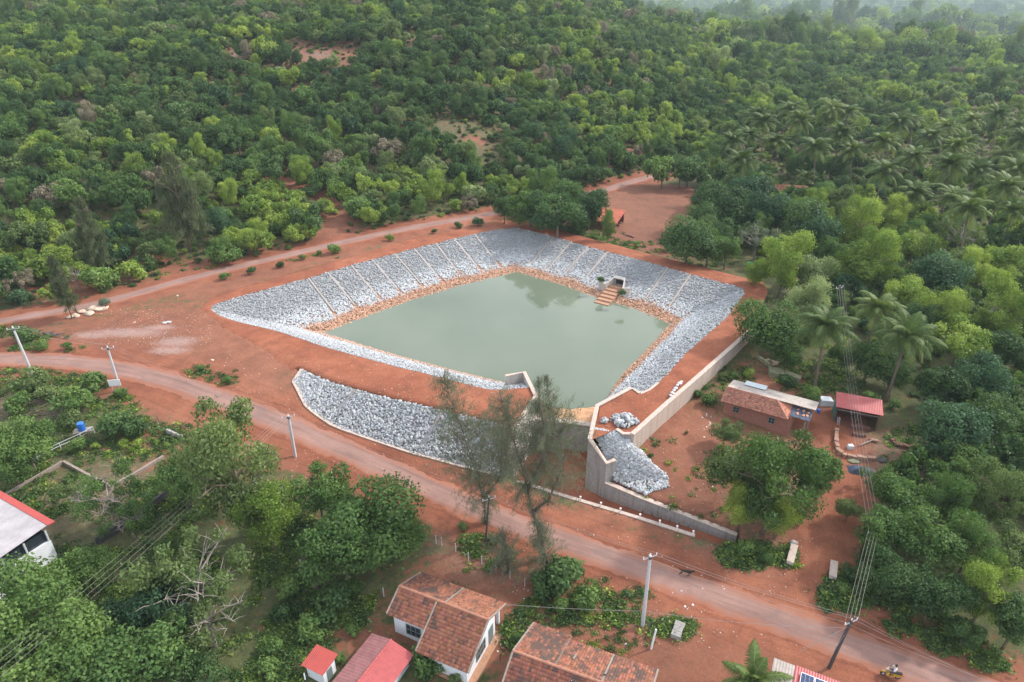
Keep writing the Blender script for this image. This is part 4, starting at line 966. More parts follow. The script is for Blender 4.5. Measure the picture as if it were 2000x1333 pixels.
# ---- trees by the pond and the dirt track
for a in [
 (1190,437,20,'loose0','leaf_mid','slim upright green tree in front of the open hut',1.7),(1090,405,62,'near1','leaf_deep','green tree behind the far corner of the bund',.9),
 (1150,395,45,'near2','leaf_deep','green tree beside the open hut',1.),(1035,400,38,'near3','leaf_mid','green tree with a pale forked stem at the far bund corner',1.1),
 (1295,335,34,'hill2','leaf_mid','round tree beside the end of the dirt track',1.2),(1345,330,38,'hill1','leaf_deep','green tree at the top of the red field',1.1),
 (1130,430,28,'near0','leaf_deep','low tree beside the bund back corner',1.),(1190,300,30,'hill4','leaf_mid','upright tree above the dirt track near the field',1.6),
 (1015,408,34,'near0','leaf_mid','leafy green tree at the far bund corner left of the pale forked tree',1.0),(1060,418,38,'dense0','leaf_deep','dark low tree behind the pale forked tree',.9),(1105,385,46,'dense1','leaf_mid','large round tree above the far bund corner',1.0),(1150,415,30,'near1','leaf_deep','dark green tree touching the open hut on its left',1.0),(1085,440,22,'shrub1','leaf_deep','dark bush behind the bund below the pale forked tree',1.),(1125,452,20,'shrub2','leaf_deep','dark bush behind the bund left of the open hut',1.),(1060,360,40,'loose0','leaf_mid','upright green tree above the far bund corner',1.0),(1372,425,40,'dense1','leaf_deep','dark mango tree closing the right side of the red field',1.0),(1380,385,34,'dense0','leaf_deep','dark tree at the upper right corner of the red field',1.0),(1385,480,40,'dense0','leaf_mid','leafy mango tree at the lower right corner of the red field',1.0),(1330,330,30,'near0','leaf_deep','dark tree at the upper edge of the red field',1.0),(1420,485,36,'near3','leaf_mid','green tree behind the right half of the back bank',1.0),(1240,478,14,'shrub0','leaf_mid','weedy bush behind the bund below the red field',.7),(1160,465,16,'shrub1','leaf_mid','weedy bush behind the bund below the open hut',.7),(985,405,30,'near3','leaf_deep','green tree over the dirt track at the far bund corner',1.),
]: T_(*a[:6], zs=a[6], name='shrub' if a[3][0] == 's' else 'broadleaf_tree', cat='shrub' if a[3][0] == 's' else 'tree')
for a in [(350,395,72,'casu0','grey feathery casuarina tree left of the pond beyond the dirt track',1.0),(175,465,55,'casu0','thin greyish casuarina tree at the left beyond the dirt track',1.1),(120,560,38,'casu0','young casuarina standing beside the dirt track on the left',1.3)]:
    T_(*a[:4], 'leaf_casu_far', a[4], 'casuarina_tree', zs=a[5])
# ---- the big casuarinas in front of the spillway: built to their own shape
def casuarina_at(name, base, stems, label, n, w_=.055, L=.55, rad=.22):
    """base photo point; stems: lists of (photo x, photo y, spread px) climbing from the foot, the tree standing in one plane across the view"""
    g = PG(*base); o = empty(name, g, label, 'tree')
    def up(px, py, dy=0.0):
        d = ray(px, py); t = (g.y+dy)/d.y; return Vector((d.x*t, g.y+dy, CAM_H+d.z*t))-g
    mb = MB(); P_, T2 = [], []
    for st in stems:
        pts = [up(a, b, dy) for a, b, s_, dy in st]; r = [rad*(.95**i)*(.35 if i == len(pts)-1 else (1 if i < 1 else .75-.1*i)) for i in range(len(pts))]
        mb.tube(pts, [max(.03, q) for q in r], 7)
        for i in range(len(pts)-1):
            s0 = 1.35*st[i][2]*project(*(g+pts[i]))[2]/FPX; s1 = 1.35*st[i+1][2]*project(*(g+pts[i+1]))[2]/FPX
            if max(s0, s1) <= 0: continue
            a, b = np.array(pts[i]), np.array(pts[i+1]); ln = np.linalg.norm(b-a)
            nb = int(14+ln*8); bt = rng.random(nb); bd = rng.normal(0, 1, (nb, 3)); bd[:, 2] = bd[:, 2]*.35+.35; bd /= np.linalg.norm(bd, axis=1)[:, None]
            bl = (s0+(s1-s0)*bt)*rng.uniform(.5, 1.1, nb); st0 = a+(b-a)*bt[:, None]
            for q in range(nb):
                e = st0[q]+bd[q]*bl[q]; mb.tube([st0[q], (st0[q]+e)/2+np.array([0, 0, .1*bl[q]]), e], [.035, .022, .008], 3, cap=False)
            k = int(.62*n*ln*(s0+s1)/2); w2 = rng.integers(0, nb, k); s = rng.random(k)**.6
            p = st0[w2]+bd[w2]*(bl[w2]*s)[:, None]+rng.normal(0, .16, (k, 3)); p[:, 2] += .1*bl[w2]*np.sin(np.pi*s)-rng.random(k)*.5
            P_.append(p); T2.append(np.clip(.15+.5*((w2*7) % 11)/11+.35*rng.random(k), 0, 1))
    p = np.concatenate(P_); V, F, T = leaf_quads(p, rng.normal(0, 1, p.shape), L, w_, np.concatenate(T2), 1.8)
    link('crown', npmesh('casuarina_crown', V, F, M['leaf_casuarina'], {'tint': T}), o)
    link('trunk', mb.mesh('casuarina_trunk', [M['bark']], smooth=True), o)
    PLANTS.append((g.x, g.y, 3)); return o
casuarina_at('casuarina_tree', (1062,1092), [
 [(1062,1095,0,0),(1050,1030,14,0),(1040,1000,16,0),(1030,955,48,.3),(1015,900,78,.8),(1000,850,74,1.0),(985,800,40,1.1),(975,765,14,1.1)],
 [(1040,1000,0,0),(1072,975,26,.2),(1092,930,62,.5),(1098,880,76,.8),(1085,830,56,.9),(1072,780,22,1.),(1068,735,6,1.)],
 [(1030,955,0,.3),(1060,900,40,-.6),(1062,830,44,-.8),(1055,790,16,-.8),(1052,735,5,-.8)]],
 'tall forked grey green casuarina in front of the spillway', 330, w_=.034, L=.5)
casuarina_at('casuarina_tree', (952,1022), [
 [(950,1022,0,0),(945,975,40,0),(932,930,84,.3),(915,880,80,.5),(900,830,44,.7),(880,780,42,.8),(866,735,22,.8)],
 [(945,975,0,0),(978,930,66,.3),(980,870,70,.5),(985,820,40,.6)]],
 'grey feathery casuarina left of the forked one beside the road', 330, w_=.034, L=.5, rad=.14)
casuarina_at('casuarina_tree', (1072,1125), [[(1072,1128,40,0),(1068,1095,44,0),(1058,1050,28,0),(1055,1020,10,0)]], 'young dark casuarina bush at the foot of the forked casuarina', 420, w_=.036)
casuarina_at('casuarina_tree', (992,1118), [[(992,1120,44,0),(990,1085,48,0),(985,1055,24,0),(982,1040,8,0)]], 'round soft casuarina bush below the road left of the forked casuarina', 450, w_=.036)
# ---- shrubs that can be told apart
SH = [(1110,1130,62,'leaf_deep','dark bush clump behind the tiled house by the road'),(1060,1150,42,'leaf_deep','bush right of the casuarina bush'),(1150,1165,40,'leaf_mid','green bush at the end of the bush clump by the fence'),
 (1100,1185,26,'leaf_mid','bright fern like bush at the near side of the clump'),(655,738,10,'leaf_mid','small bush on the bund edge above the left stone pitching'),(690,752,8,'leaf_olive','tiny bush on the bund edge second from the left'),
 (718,757,8,'leaf_mid','small bush on the bund edge in the middle'),(750,768,11,'leaf_deep','dark bush on the bund edge above the concrete rib'),(655,769,6,'leaf_deep','small plant growing in the left stone pitching'),
 (945,835,18,'leaf_yellow','bright green bush at the top of the outer stone pitching'),(1175,547,11,'leaf_deep','green bush on the stones left of the inlet steps'),(1214,572,10,'leaf_deep','dark bush right of the inlet steps'),
 (390,720,12,'leaf_mid','bush in the red soil above the main road'),(446,742,14,'leaf_mid','green bush in the gully above the main road'),(440,541,13,'leaf_mid','bush between the track and the bund at the left'),
 (491,529,13,'leaf_deep','second bush between the track and the bund'),(548,517,12,'leaf_deep','flat bush between the track and the bund'),(590,503,9,'leaf_olive','pale low bush by the dirt track'),
 (622,495,9,'leaf_mid','small bush before the wide bush by the dirt track'),(655,487,18,'leaf_mid','wide bush beside the dirt track above the bank'),(761,465,11,'leaf_yellow','bright bush beside the dirt track above the bank'),
 (848,452,8,'leaf_deep','small dark bush beside the far dirt track'),(896,441,11,'leaf_deep','round bush beside the far dirt track'),(933,436,16,'leaf_blue','spiky bush near the far bund corner'),
 (207,592,16,'leaf_casuarina','grey bare shrub beside the boulders'),(45,655,30,'leaf_mid','bush by the road behind the left pole'),(80,675,18,'leaf_mid','low bush right of the left pole'),(130,678,14,'leaf_mid','low bush near the dead logs'),
 (40,580,30,'leaf_blue','dark bush at the left edge of the dirt track'),(100,530,40,'leaf_yellow','yellow green bush left of the dirt track'),(255,535,36,'leaf_yellow','bush with yellow new leaves by the dirt track'),(200,545,46,'leaf_mid','large bush left of the yellow leaved bush'),
 (140,785,42,'leaf_mid','green bush below the road bend'),(225,830,44,'leaf_deep','dark bush right of the blue barrel'),(265,835,36,'leaf_deep','dark bush along the plot edge'),(60,745,38,'leaf_olive','low bush at the left below the road'),(180,750,34,'leaf_mid','bush below the white notice board'),
 (100,770,30,'leaf_olive','grey bush among the dry sticks on the left'),(235,770,18,'leaf_mid','small bush at the notice board foot'),(150,870,24,'leaf_mid','bush under the blue barrel stand'),(30,790,34,'leaf_mid','bush at the left edge below the road'),(140,820,30,'leaf_olive','grey green bush left of the blue barrel'),
 (1385,785,20,'leaf_mid','bush left of the brick house'),(1365,770,14,'leaf_mid','small bush between the wall and the brick house'),(1465,730,16,'leaf_yellow','bright yellow bush behind the brick house'),(1430,735,14,'leaf_mid','green bush behind the brick house corner'),
 (1540,745,24,'leaf_deep','dark bush behind the grey sheet roof'),(1585,770,24,'leaf_mid','bush at the end of the grey sheet roof'),(1575,735,12,'leaf_pale','pale papaya like plant behind the house'),(1410,735,12,'leaf_olive','small plant by the retaining wall foot'),
 (1465,1075,28,'leaf_mid','green bush at the end of the drain wall'),(1500,1092,20,'leaf_mid','bush beside the left culvert parapet'),(1650,1150,20,'leaf_mid','bush beside the right culvert parapet'),(1665,1118,24,'leaf_deep','dark bush right of the right parapet'),
 (1010,1245,16,'leaf_mid','bush between the two tiled houses'),(830,1300,46,'leaf_mid','tree like bush in front of the tiled house'),(895,1322,22,'leaf_olive','small olive bush in front of the tiled house'),(560,1150,34,'leaf_mid','low bush left of the sprouting stump'),
 (600,1235,40,'leaf_mid','bush behind the outhouse'),(560,1200,34,'leaf_deep','bush on the red soil left of the stump'),(685,1235,18,'leaf_mid','small bush near the tiled house corner'),(530,1260,30,'leaf_mid','bush left of the outhouse'),(665,1290,16,'leaf_mid','small bush behind the outhouse'),
 (520,1310,34,'leaf_mid','green bush at the bottom left of the outhouse'),(905,1030,14,'leaf_olive','dry bush on the slope below the road'),(965,1055,14,'leaf_olive','weedy bush at the old pole foot'),(1560,1010,20,'leaf_olive','small bush under the trees by the lane'),
 (690,1150,28,'leaf_mid','bush right of the stump thicket'),(1690,1160,26,'leaf_deep','dark bush in the drain right of the lane'),(1340,845,6,'leaf_olive','small weed at the retaining wall foot'),(1270,890,9,'leaf_olive','weed on the stone heap edge'),(1700,780,22,'leaf_mid','bush beside the red roofed shed'),(1745,790,18,'leaf_mid','bush at the right side of the red roofed shed')]
for i, (px, py, r, m, lab) in enumerate(SH): T_(px, py, r, 'shrub%d' % (i % 3), m, lab, 'shrub', 'shrub', zs=1.0)
for i, (px, py, r) in enumerate([(187,873,12),(238,868,15),(272,866,14),(305,866,9),(324,870,8),(255,880,9),(210,884,8)]):
    T_(px, py, r, 'shrub%d' % (i % 3), 'leaf_yellow', f'{ORD[[0,2,3,4,5,6,1][i]] if 0 else ["leftmost","second","third","fifth","rightmost","lower middle","lower left"][i]} yellow green garden shrub of the row inside the walled plot', 'garden_shrub', 'shrub', group='garden shrubs in the plot')
# ---- coconut palms
def palm(px, py, h, label, key, group=None, sc_=1.0):
    g = PH(px, py, h); s = h/9.5
    return plant('coconut_palm', key, g, sc_, s, None, label, 'palm', group, None, ('crown', 'trunk'), .12)
palm(1622,632,10.5,'coconut palm with drooping fronds behind the grey sheet roof','palm0',None,1.15)
palm(1772,650,11,'coconut palm standing behind the red roofed shed','palm1',None,1.2)
palm(1712,605,10,'coconut palm between and behind the two nearest palms','palm2',None,1.05)
g = PH(1468,1318,3.4); plant('coconut_palm', 'youngpalm', g, 1.0, 1.0, None, 'young coconut palm at the bottom edge beside the solar roof', 'palm')
GROVE = [(1425,275),(1465,265),(1455,315),(1500,240),(1535,212),(1560,235),(1605,290),(1640,262),(1675,295),(1730,280),(1795,305),(1785,370),(1870,325),(1885,280),(1960,300),(1950,365),(1870,385),(1620,212),(1660,218),(1745,240),(1790,235),(1900,235),(1960,225),(1820,268),(1850,250),(1985,270),(1990,330),(1720,335),(1910,330),(1905,415),(1980,410),(1480,225),(1510,275),(1990,245),(1860,290)]
RW = {'front': [], 'middle': [], 'back': []}
for px, py in sorted(GROVE): RW['front' if py > 290 else ('middle' if py > 235 else 'back')].append((px, py))
for row, L_ in RW.items():
    for i, (px, py) in enumerate(L_):
        palm(px, py, rnd.uniform(8.5, 14.5), f'tall coconut palm {ORD[i]} from the left in the {row} rows of the grove', 'palm%d' % ((i*7+len(row)) % 4), 'coconut palms of the grove', rnd.uniform(1.1, 1.4))
T_(1568,352,24,'shrub0','leaf_palm','short young palm at the front of the grove','shrub','shrub') if False else plant('coconut_palm', 'youngpalm', PH(1570,350,3.6), 1.1, 1.2, None, 'short young palm at the open front of the grove', 'palm')

# ---- the wooded hillside and the plain: nearest trees one by one, the rest as one wood
def free_of(x, y):
    ok = ~inpoly(x, y, outer_poly)
    ok &= linedist(x, y, trackxy) > 3.0; ok &= linedist(x, y, mainxy) > 5.5; ok &= linedist(x, y, sidexy) > 3.5
    ok &= ~inpoly(x, y, redfield)
    return ok
def scatter(x0, x1, y0, y1, cell):
    a = np.arange(x0, x1, cell); b = np.arange(y0, y1, cell); X, Y = np.meshgrid(a, b)
    X = X+rng.uniform(-.48, .48, X.shape)*cell; Y = Y+rng.uniform(-.48, .48, X.shape)*cell
    return X.ravel(), Y.ravel()
clear = []
for a in [(470,105,36,10),(500,94,28,8),(372,160,14,8),(700,48,34,6),(820,75,36,7),(895,62,26,5),(622,112,36,7),(1110,70,34,5),(440,190,40,12),(620,120,50,12),(590,182,22,7),(660,440,26,34),(600,388,60,12),(570,360,22,12),(640,400,24,18),(370,525,60,12),(140,565,70,18),(1240,302,26,12),(1460,90,35,6),(930,277,14,4),(520,360,14,34),(300,505,36,12),(40,600,60,12)]:
    c = PG(a[0], a[1]); dep = project(*c)[2]; clear.append((c.x, c.y, a[2]*dep/FPX, max(1.5, abs(PG(a[0], a[1]-a[3]).y-PG(a[0], a[1]+a[3]).y)/2)))
grove = [tuple(PG(a, b))[:2] for a, b in [(1395,330),(1470,250),(1560,205),(2060,190),(2080,470),(1830,440),(1640,410),(1480,380)]]
PA = np.array(PLANTS)
rows = []
for cell, y0, y1, lo, hi in ((4.0, 60, 330, .42, 1.02), (4.8, 330, 560, .6, 1.1), (8.5, 560, 1300, 1.0, 1.8), (17, 1300, 3600, 1.2, 2.0)):
    X, Y = scatter(-y1*.78 if y1 > 600 else -y1*.95, y1*.85, y0, y1, cell)
    z = ground0(X, Y); px, py, dep = project(X, Y, z)
    k = (px > -140) & (px < 2140) & (py < 1420) & (py > -160) & free_of(X, Y)
    k &= (linedist(X, Y, trackxy) < 1e9)
    # only beyond the track on the left, beyond the field and bund on the right
    beyond = Y > np.interp(X, [q[0] for q in trackxy], [q[1] for q in trackxy])+1.2
    rightw = (X > np.interp(Y, [40, 60, 75, 95, 120, 150, 180], [33, 36, 60, 56, 50, 48, 52])) & (Y < 330)
    k &= beyond | rightw
    ing = inpoly(X, Y, grove); k &= ~ing | (rng.random(len(X)) < .42)
    for cx, cy, rx, ry in clear: k &= (((X-cx)/rx)**2+((Y-cy)/ry)**2 > .55+.9*_fbm(X, Y, 6, 3, 77)) | (rng.random(len(X)) < .07)
    k &= _fbm(X, Y, 26, 3, 8) > (.265 if cell < 8 else .22)
    X, Y, z, px, py, dep = X[k], Y[k], z[k], px[k], py[k], dep[k]
    near_ = np.ones(len(X), bool)
    for i in range(0, len(X), 4000):
        d = np.hypot(X[i:i+4000, None]-PA[:, 0], Y[i:i+4000, None]-PA[:, 1])-PA[:, 2]*.75; near_[i:i+4000] = d.min(1) > .2
    X, Y, z, px, py, dep = X[near_], Y[near_], z[near_], px[near_], py[near_], dep[near_]
    f = _fbm(X, Y, 40, 3, 21); s = (lo+(hi-lo)*rng.beta(1.7, 2.6, len(X)))*cell*.98
    s = np.where(rng.random(len(X)) < .05, s*1.35, s)
    rows.append(np.stack([X, Y, z, s, px, py, dep, f], -1))
W_ = np.concatenate(rows)
kinds = ['leaf_mid', 'leaf_deep', 'leaf_yellow', 'leaf_olive', 'leaf_pale', 'leaf_blue', 'leaf_dry']
pk = np.array([.36, .22, .11, .17, .06, .05, .03])
mi = rng.choice(7, len(W_), p=pk); f = W_[:, 7]
mi = np.where((f > .56) & (rng.random(len(W_)) < .55), 2, mi); mi = np.where((f < .42) & (rng.random(len(W_)) < .5), 1, mi)
size = W_[:, 3]/W_[:, 6]; inview = (W_[:, 4] > 0) & (W_[:, 4] < 2000) & (W_[:, 5] > 6) & (W_[:, 5] < 1300)
order = np.argsort(-(size*inview)); single = order[:165]
mw = {'leaf_mid': 'mid green', 'leaf_deep': 'deep green', 'leaf_yellow': 'yellow green', 'leaf_olive': 'olive green', 'leaf_pale': 'pale green', 'leaf_blue': 'dark blue green', 'leaf_dry': 'dry brownish'}
for i in single:
    x, y, z, s, px, py, dep, _ = W_[i]; key = 'hill%d' % rnd.randrange(7) if rnd.random() < .75 else rnd.choice(('near0', 'near2', 'loose1', 'sparse1', 'near1')); m = kinds[mi[i]]
    sz = 'tall' if s > 3.2 else ('small' if s < 2.2 else 'mid')
    LM = [(-99,90,'at the left edge'),(90,190,'above the thin casuarina'),(190,300,'above the grey shrub and boulders'),(300,420,'by the big feathery casuarina'),(420,520,'right of the big casuarina'),(520,640,'above the left bank stones'),(640,760,'above the left bank middle'),(760,880,'above the left bank right end'),(880,1000,'behind the far bund corner'),(1000,1120,'above the pale forked tree'),(1120,1240,'above the open hut'),(1240,1400,'above the red field'),(1400,1600,'left of the palm grove'),(1600,1720,'above the power line gap'),(1720,1850,'above the near palms'),(1850,2200,'near the right edge')]
    wh = next(q[2] for q in LM if q[0] <= px < q[1]); dk_ = y-float(np.interp(x, [q[0] for q in trackxy], [q[1] for q in trackxy]))
    wh = ('in the right wood ' if py > 420 and px > 1250 else ('next to the track ' if dk_ < 9 else ('a little uphill ' if dk_ < 22 else ('halfway up the slope ' if dk_ < 45 else 'high on the slope '))))+wh
    plant('broadleaf_tree', key, Vector((x, y, z)), s, s*(rnd.uniform(.9, 1.5) if key[0] == 'h' else rnd.uniform(.8, 1.05)), m, f'{sz} {mw[m]} tree {wh}', 'tree', 'trees of the wooded hillside')
rest = np.setdiff1d(np.arange(len(W_)), single)

def scatter_stuff(name, pts, scl, rot, pid, protos, zs=None):
    """one object that sets the prototypes on points with geometry nodes"""
    c = bpy.data.collections.new(name+'_kinds')
    for i, (me_, m_) in enumerate(protos):
        o = bpy.data.objects.new('%s_kind_%02d' % (name, i), me_); c.objects.link(o)
        if m_ is not None: o.material_slots[0].link = 'OBJECT'; o.material_slots[0].material = m_
    me = bpy.data.meshes.new(name); me.vertices.add(len(pts)); me.vertices.foreach_set('co', np.asarray(pts, np.float32).ravel())
    for an, tp, v in (('rot', 'FLOAT', rot), ('pid', 'INT', pid)):
        a = me.attributes.new(an, tp, 'POINT'); a.data.foreach_set('value', np.asarray(v, np.int32 if tp == 'INT' else np.float32))
    a = me.attributes.new('scl', 'FLOAT_VECTOR', 'POINT'); a.data.foreach_set('vector', np.asarray(scl, np.float32).ravel())
    o = link(name, me); g = bpy.data.node_groups.new(name+'_nodes', 'GeometryNodeTree')
    g.interface.new_socket('Geometry', in_out='INPUT', socket_type='NodeSocketGeometry'); g.interface.new_socket('Geometry', in_out='OUTPUT', socket_type='NodeSocketGeometry')
    N = g.nodes.new; i_, o_ = N('NodeGroupInput'), N('NodeGroupOutput'); ip = N('GeometryNodeInstanceOnPoints'); ci = N('GeometryNodeCollectionInfo')
    ci.inputs['Collection'].default_value = c; ci.inputs['Separate Children'].default_value = True; ci.inputs['Reset Children'].default_value = True
    ip.inputs['Pick Instance'].default_value = True
    def na(nm, tp):
        x = N('GeometryNodeInputNamedAttribute'); x.data_type = tp; x.inputs['Name'].default_value = nm; return x.outputs['Attribute']
    cx = N('ShaderNodeCombineXYZ'); L = g.links.new
    L(na('rot', 'FLOAT'), cx.inputs[2]); L(i_.outputs[0], ip.inputs['Points']); L(ci.outputs[0], ip.inputs['Instance']); L(na('pid', 'INT'), ip.inputs['Instance Index'])
    L(cx.outputs[0], ip.inputs['Rotation']); L(na('scl', 'FLOAT_VECTOR'), ip.inputs['Scale']); L(ip.outputs[0], o_.inputs[0])
    md = o.modifiers.new('scatter', 'NODES'); md.node_group = g
    return tag(o, kind='stuff')
hk = ['hill%d' % h for h in range(7)]+['near0', 'near3', 'loose0', 'loose1', 'sparse0', 'sparse1', 'dense1']
protos = [(PROTO[h][0], M[m]) for h in hk for m in kinds]
n = len(rest); hsel = np.where(rng.random(n) < .68, rng.integers(0, 7, n), rng.integers(7, 14, n)); pid = hsel*7+mi[rest]; s = W_[rest, 3]*np.where(hsel > 6, .95, 1.0)
o = scatter_stuff('hillside_wood', W_[rest, :3], np.stack([s, s, s*rng.uniform(.85, 1.45, n)], -1), rng.uniform(0, 6.28, n), pid, protos)
tag(o, 'dense green wood covering the hillside and the plain behind', 'wood')
# undergrowth on the hill and ground cover near by
X, Y = scatter(-330, 330, 60, 330, 2.3); z = ground0(X, Y); px, py, dep = project(X, Y, z)
k = (px > -60) & (px < 2060) & (py > -40) & (py < 1350) & free_of(X, Y) & (_fbm(X, Y, 14, 4, 5) > .27)
k &= (Y > np.interp(X, [q[0] for q in trackxy], [q[1] for q in trackxy])+1.5) | (X > np.interp(Y, [40, 60, 75, 95, 120, 150, 180], [35, 37, 58, 56, 50, 48, 52]))
for cx, cy, rx, ry in clear: k &= (((X-cx)/rx)**2+((Y-cy)/ry)**2 > .8) | (rng.random(len(X)) < .06)
X, Y, z = X[k], Y[k], z[k]; s = rng.uniform(.35, 1.15, len(X))
protos = [(PROTO['shrub%d' % h][0], M[m]) for h in range(3) for m in ('leaf_mid', 'leaf_deep', 'leaf_olive', 'leaf_yellow')]
tag(scatter_stuff('undergrowth', np.stack([X, Y, z-.1], -1), np.stack([s, s, s*rng.uniform(.6, 1.1, len(X))], -1), rng.uniform(0, 6.28, len(X)), rng.integers(0, 12, len(X)), protos), 'low green undergrowth between the trees of the hillside', 'undergrowth')
# weeds in the foreground, thicker where the green cover is
def weed_mesh(seed):
    g = np.random.default_rng(seed); n = 46; p = g.normal(0, .28, (n, 3)); p[:, 2] = np.abs(g.normal(.12, .10, n)); nr = g.normal(0, .7, (n, 3)); nr[:, 2] += .8
    V, F, T = leaf_quads(p, nr, .26, .13, g.random(n)); return npmesh('weed_%d' % seed, V, F, M['leaf_mid'], {'tint': T})
WD = [weed_mesh(i) for i in range(3)]
WP = []
def weeds(px, py, rx, ry, n):
    a = rng.uniform(0, 6.28, n); r = np.sqrt(rng.random(n)); zc = PG(px, py).z
    for qx, qy in zip(px+np.cos(a)*r*rx, py+np.sin(a)*r*ry):
        p = P(qx, qy, zc); WP.append((p.x, p.y))
for a in [(60,760,110,50,420),(150,800,120,50,420),(260,860,90,40,240),(80,900,100,50,260),(330,1000,90,60,360),(330,1120,110,60,420),(180,1120,120,60,300),(590,1080,60,60,300),(60,1000,110,50,260),(560,1140,70,90,520),(620,1220,90,80,420),(520,1290,90,50,260),(690,1180,60,40,160),(940,1080,60,30,150),(1100,1190,110,30,110),(1210,1170,60,40,60),(1320,1225,40,18,90),(1200,1240,90,40,40),(1010,1240,30,40,60),(1460,1085,60,25,200),(1540,1090,30,20,60),(1650,1160,50,40,200),(1760,1200,90,40,260),(1860,1250,60,25,160),(1950,1290,50,20,100),(1800,880,80,50,200),(1600,740,90,40,220),(1420,760,60,40,160),(90,675,80,18,160),(40,650,40,20,80),(420,735,60,18,50),(640,505,180,16,14),(1250,485,90,14,130),(1180,460,40,14,60),(1400,510,60,12,60),(230,500,240,40,200),(850,1180,60,40,60),(350,850,40,20,60),(720,740,70,12,40),(250,720,60,8,25),(1290,905,60,40,9),(1300,1000,80,40,14),(1600,700,100,60,220),(1640,420,120,40,300),(1720,370,200,60,900),(1560,320,90,30,300),(1100,400,90,20,160),(1400,950,60,60,40)]: weeds(*a)
WP = np.array(WP); kk = (linedist(WP[:, 0], WP[:, 1], mainxy) > 2.3) & ~inpoly(WP[:, 0], WP[:, 1], BASIN) & (~inpoly(WP[:, 0], WP[:, 1], outer_poly)) & (linedist(WP[:, 0], WP[:, 1], trackxy) > 2.0)
kk &= _fbm(WP[:, 0], WP[:, 1], 3.0, 3, 31) > .40
WP = WP[kk]; n = len(WP); s = rng.uniform(.5, 1.5, n)
tag(scatter_stuff('ground_weeds', np.c_[WP, ground0(WP[:, 0], WP[:, 1])-.02], np.stack([s, s, s*rng.uniform(.6, 1.3, n)], -1), rng.uniform(0, 6.28, n), rng.integers(0, 12, n), [(w_, M[m]) for w_ in WD for m in ('leaf_mid', 'leaf_olive', 'leaf_deep', 'leaf_yellow')]), 'low weeds scattered over the red soil', 'weeds')
# ------------------------------------------------------------------ buildings
def tile_plane(name, f, u0, u1, va, za, vb, zb, parent, tw=.25, tl=.34, moss=.5, seed=1, base=(.33, .13, .082), lift=.0):
    """clay tiles laid in courses from the ridge (va, za) to the eave (vb, zb) between u0 and u1: each tile has its own edges, all joined"""
    nu = max(1, int(round((u1-u0)/tw))); L = math.hypot(vb-va, zb-za); nv = max(1, int(round(L/tl)))
    dn = np.array([vb-va, zb-za])/L; nrm = np.array([-dn[1], dn[0]]);  nrm = nrm if nrm[1] > 0 else -nrm
    V, F, T = [], [], []; w_ = (u1-u0)/nu; l_ = L/nv; k = 0; g = np.random.default_rng(seed)
    for j in range(nv):
        for i in range(nu):
            ua = u0+i*w_+.012; ub = u0+(i+1)*w_-.012; s0 = j*l_-.02; s1 = (j+1)*l_+.03; h0, h1 = .015+lift, .075+lift+g.normal(0, .008)
            row = []
            for (s, h) in ((s0, h0), (s1, h1), (s1, h1-.07)):
                for (u, e) in ((ua, 0), ((ua+ub)/2, .035), (ub, 0)):
                    v = va+dn[0]*s+nrm[0]*(h+e); z = za+dn[1]*s+nrm[1]*(h+e); row.append(tuple(f(u, v, z)))
            V += row
            for a in (0, 1, 3, 4): F.append((k+a, k+a+1, k+a+4, k+a+3))
            q = noise.noise(Vector((i*.22+seed*3.1, j*.24, seed)))+.6*noise.noise(Vector((i*.9, j*.8, seed+4)))
            mo = min(1, max(0, (q-.62+moss)*2.2)) if g.random() > .12 else 0
            mo = max(mo, .75 if g.random() < .06*moss*2 else 0)
            c = np.array(base)*g.uniform(.72, 1.25)*np.array([1, g.uniform(.9, 1.12), g.uniform(.9, 1.15)]); c = c*(1-mo*.85)+np.array([.085, .070, .065])*mo*.85
            T += [c]*9; k += 9
    me = npmesh(name, np.array(V)-np.array(parent_loc(parent)), F, M['tile'], {'tone': np.array(T)})
    return tag(link(name, me, parent), kind='stuff')
def sheet(name, f, u0, u1, va, za, vb, zb, m, parent, pitch=.22, along='v', th=.03, amp=.035):
    """corrugated sheet; ribs run down the slope ('v') or along u"""
    mb = MB(); L = math.hypot(vb-va, zb-za); up = abs(vb-va)/L
    n = max(4, int((u1-u0 if along == 'v' else L)/pitch*2)); P0, P1 = [], []
    for i in range(n+1):
        t = i/n; h = amp if i % 2 else 0
        if along == 'v': a = f(u0+(u1-u0)*t, va, za+h); b = f(u0+(u1-u0)*t, vb, zb+h)
        else: a = f(u0, va+(vb-va)*t, za+(zb-za)*t+h); b = f(u1, va+(vb-va)*t, za+(zb-za)*t+h)
        P0.append(a); P1.append(b)
    dz = Vector((0, 0, -th))
    for i in range(n):
        mb.face([P0[i], P0[i+1], P1[i+1], P1[i]]); mb.face([P0[i]+dz, P1[i]+dz, P1[i+1]+dz, P0[i+1]+dz])
        mb.face([P0[i], P0[i]+dz, P0[i+1]+dz, P0[i+1]]); mb.face([P1[i], P1[i+1], P1[i+1]+dz, P1[i]+dz])
    mb.face([P0[0], P1[0], P1[0]+dz, P0[0]+dz]); mb.face([P0[-1], P0[-1]+dz, P1[-1]+dz, P1[-1]])
    return mb.build(name, m, parent)
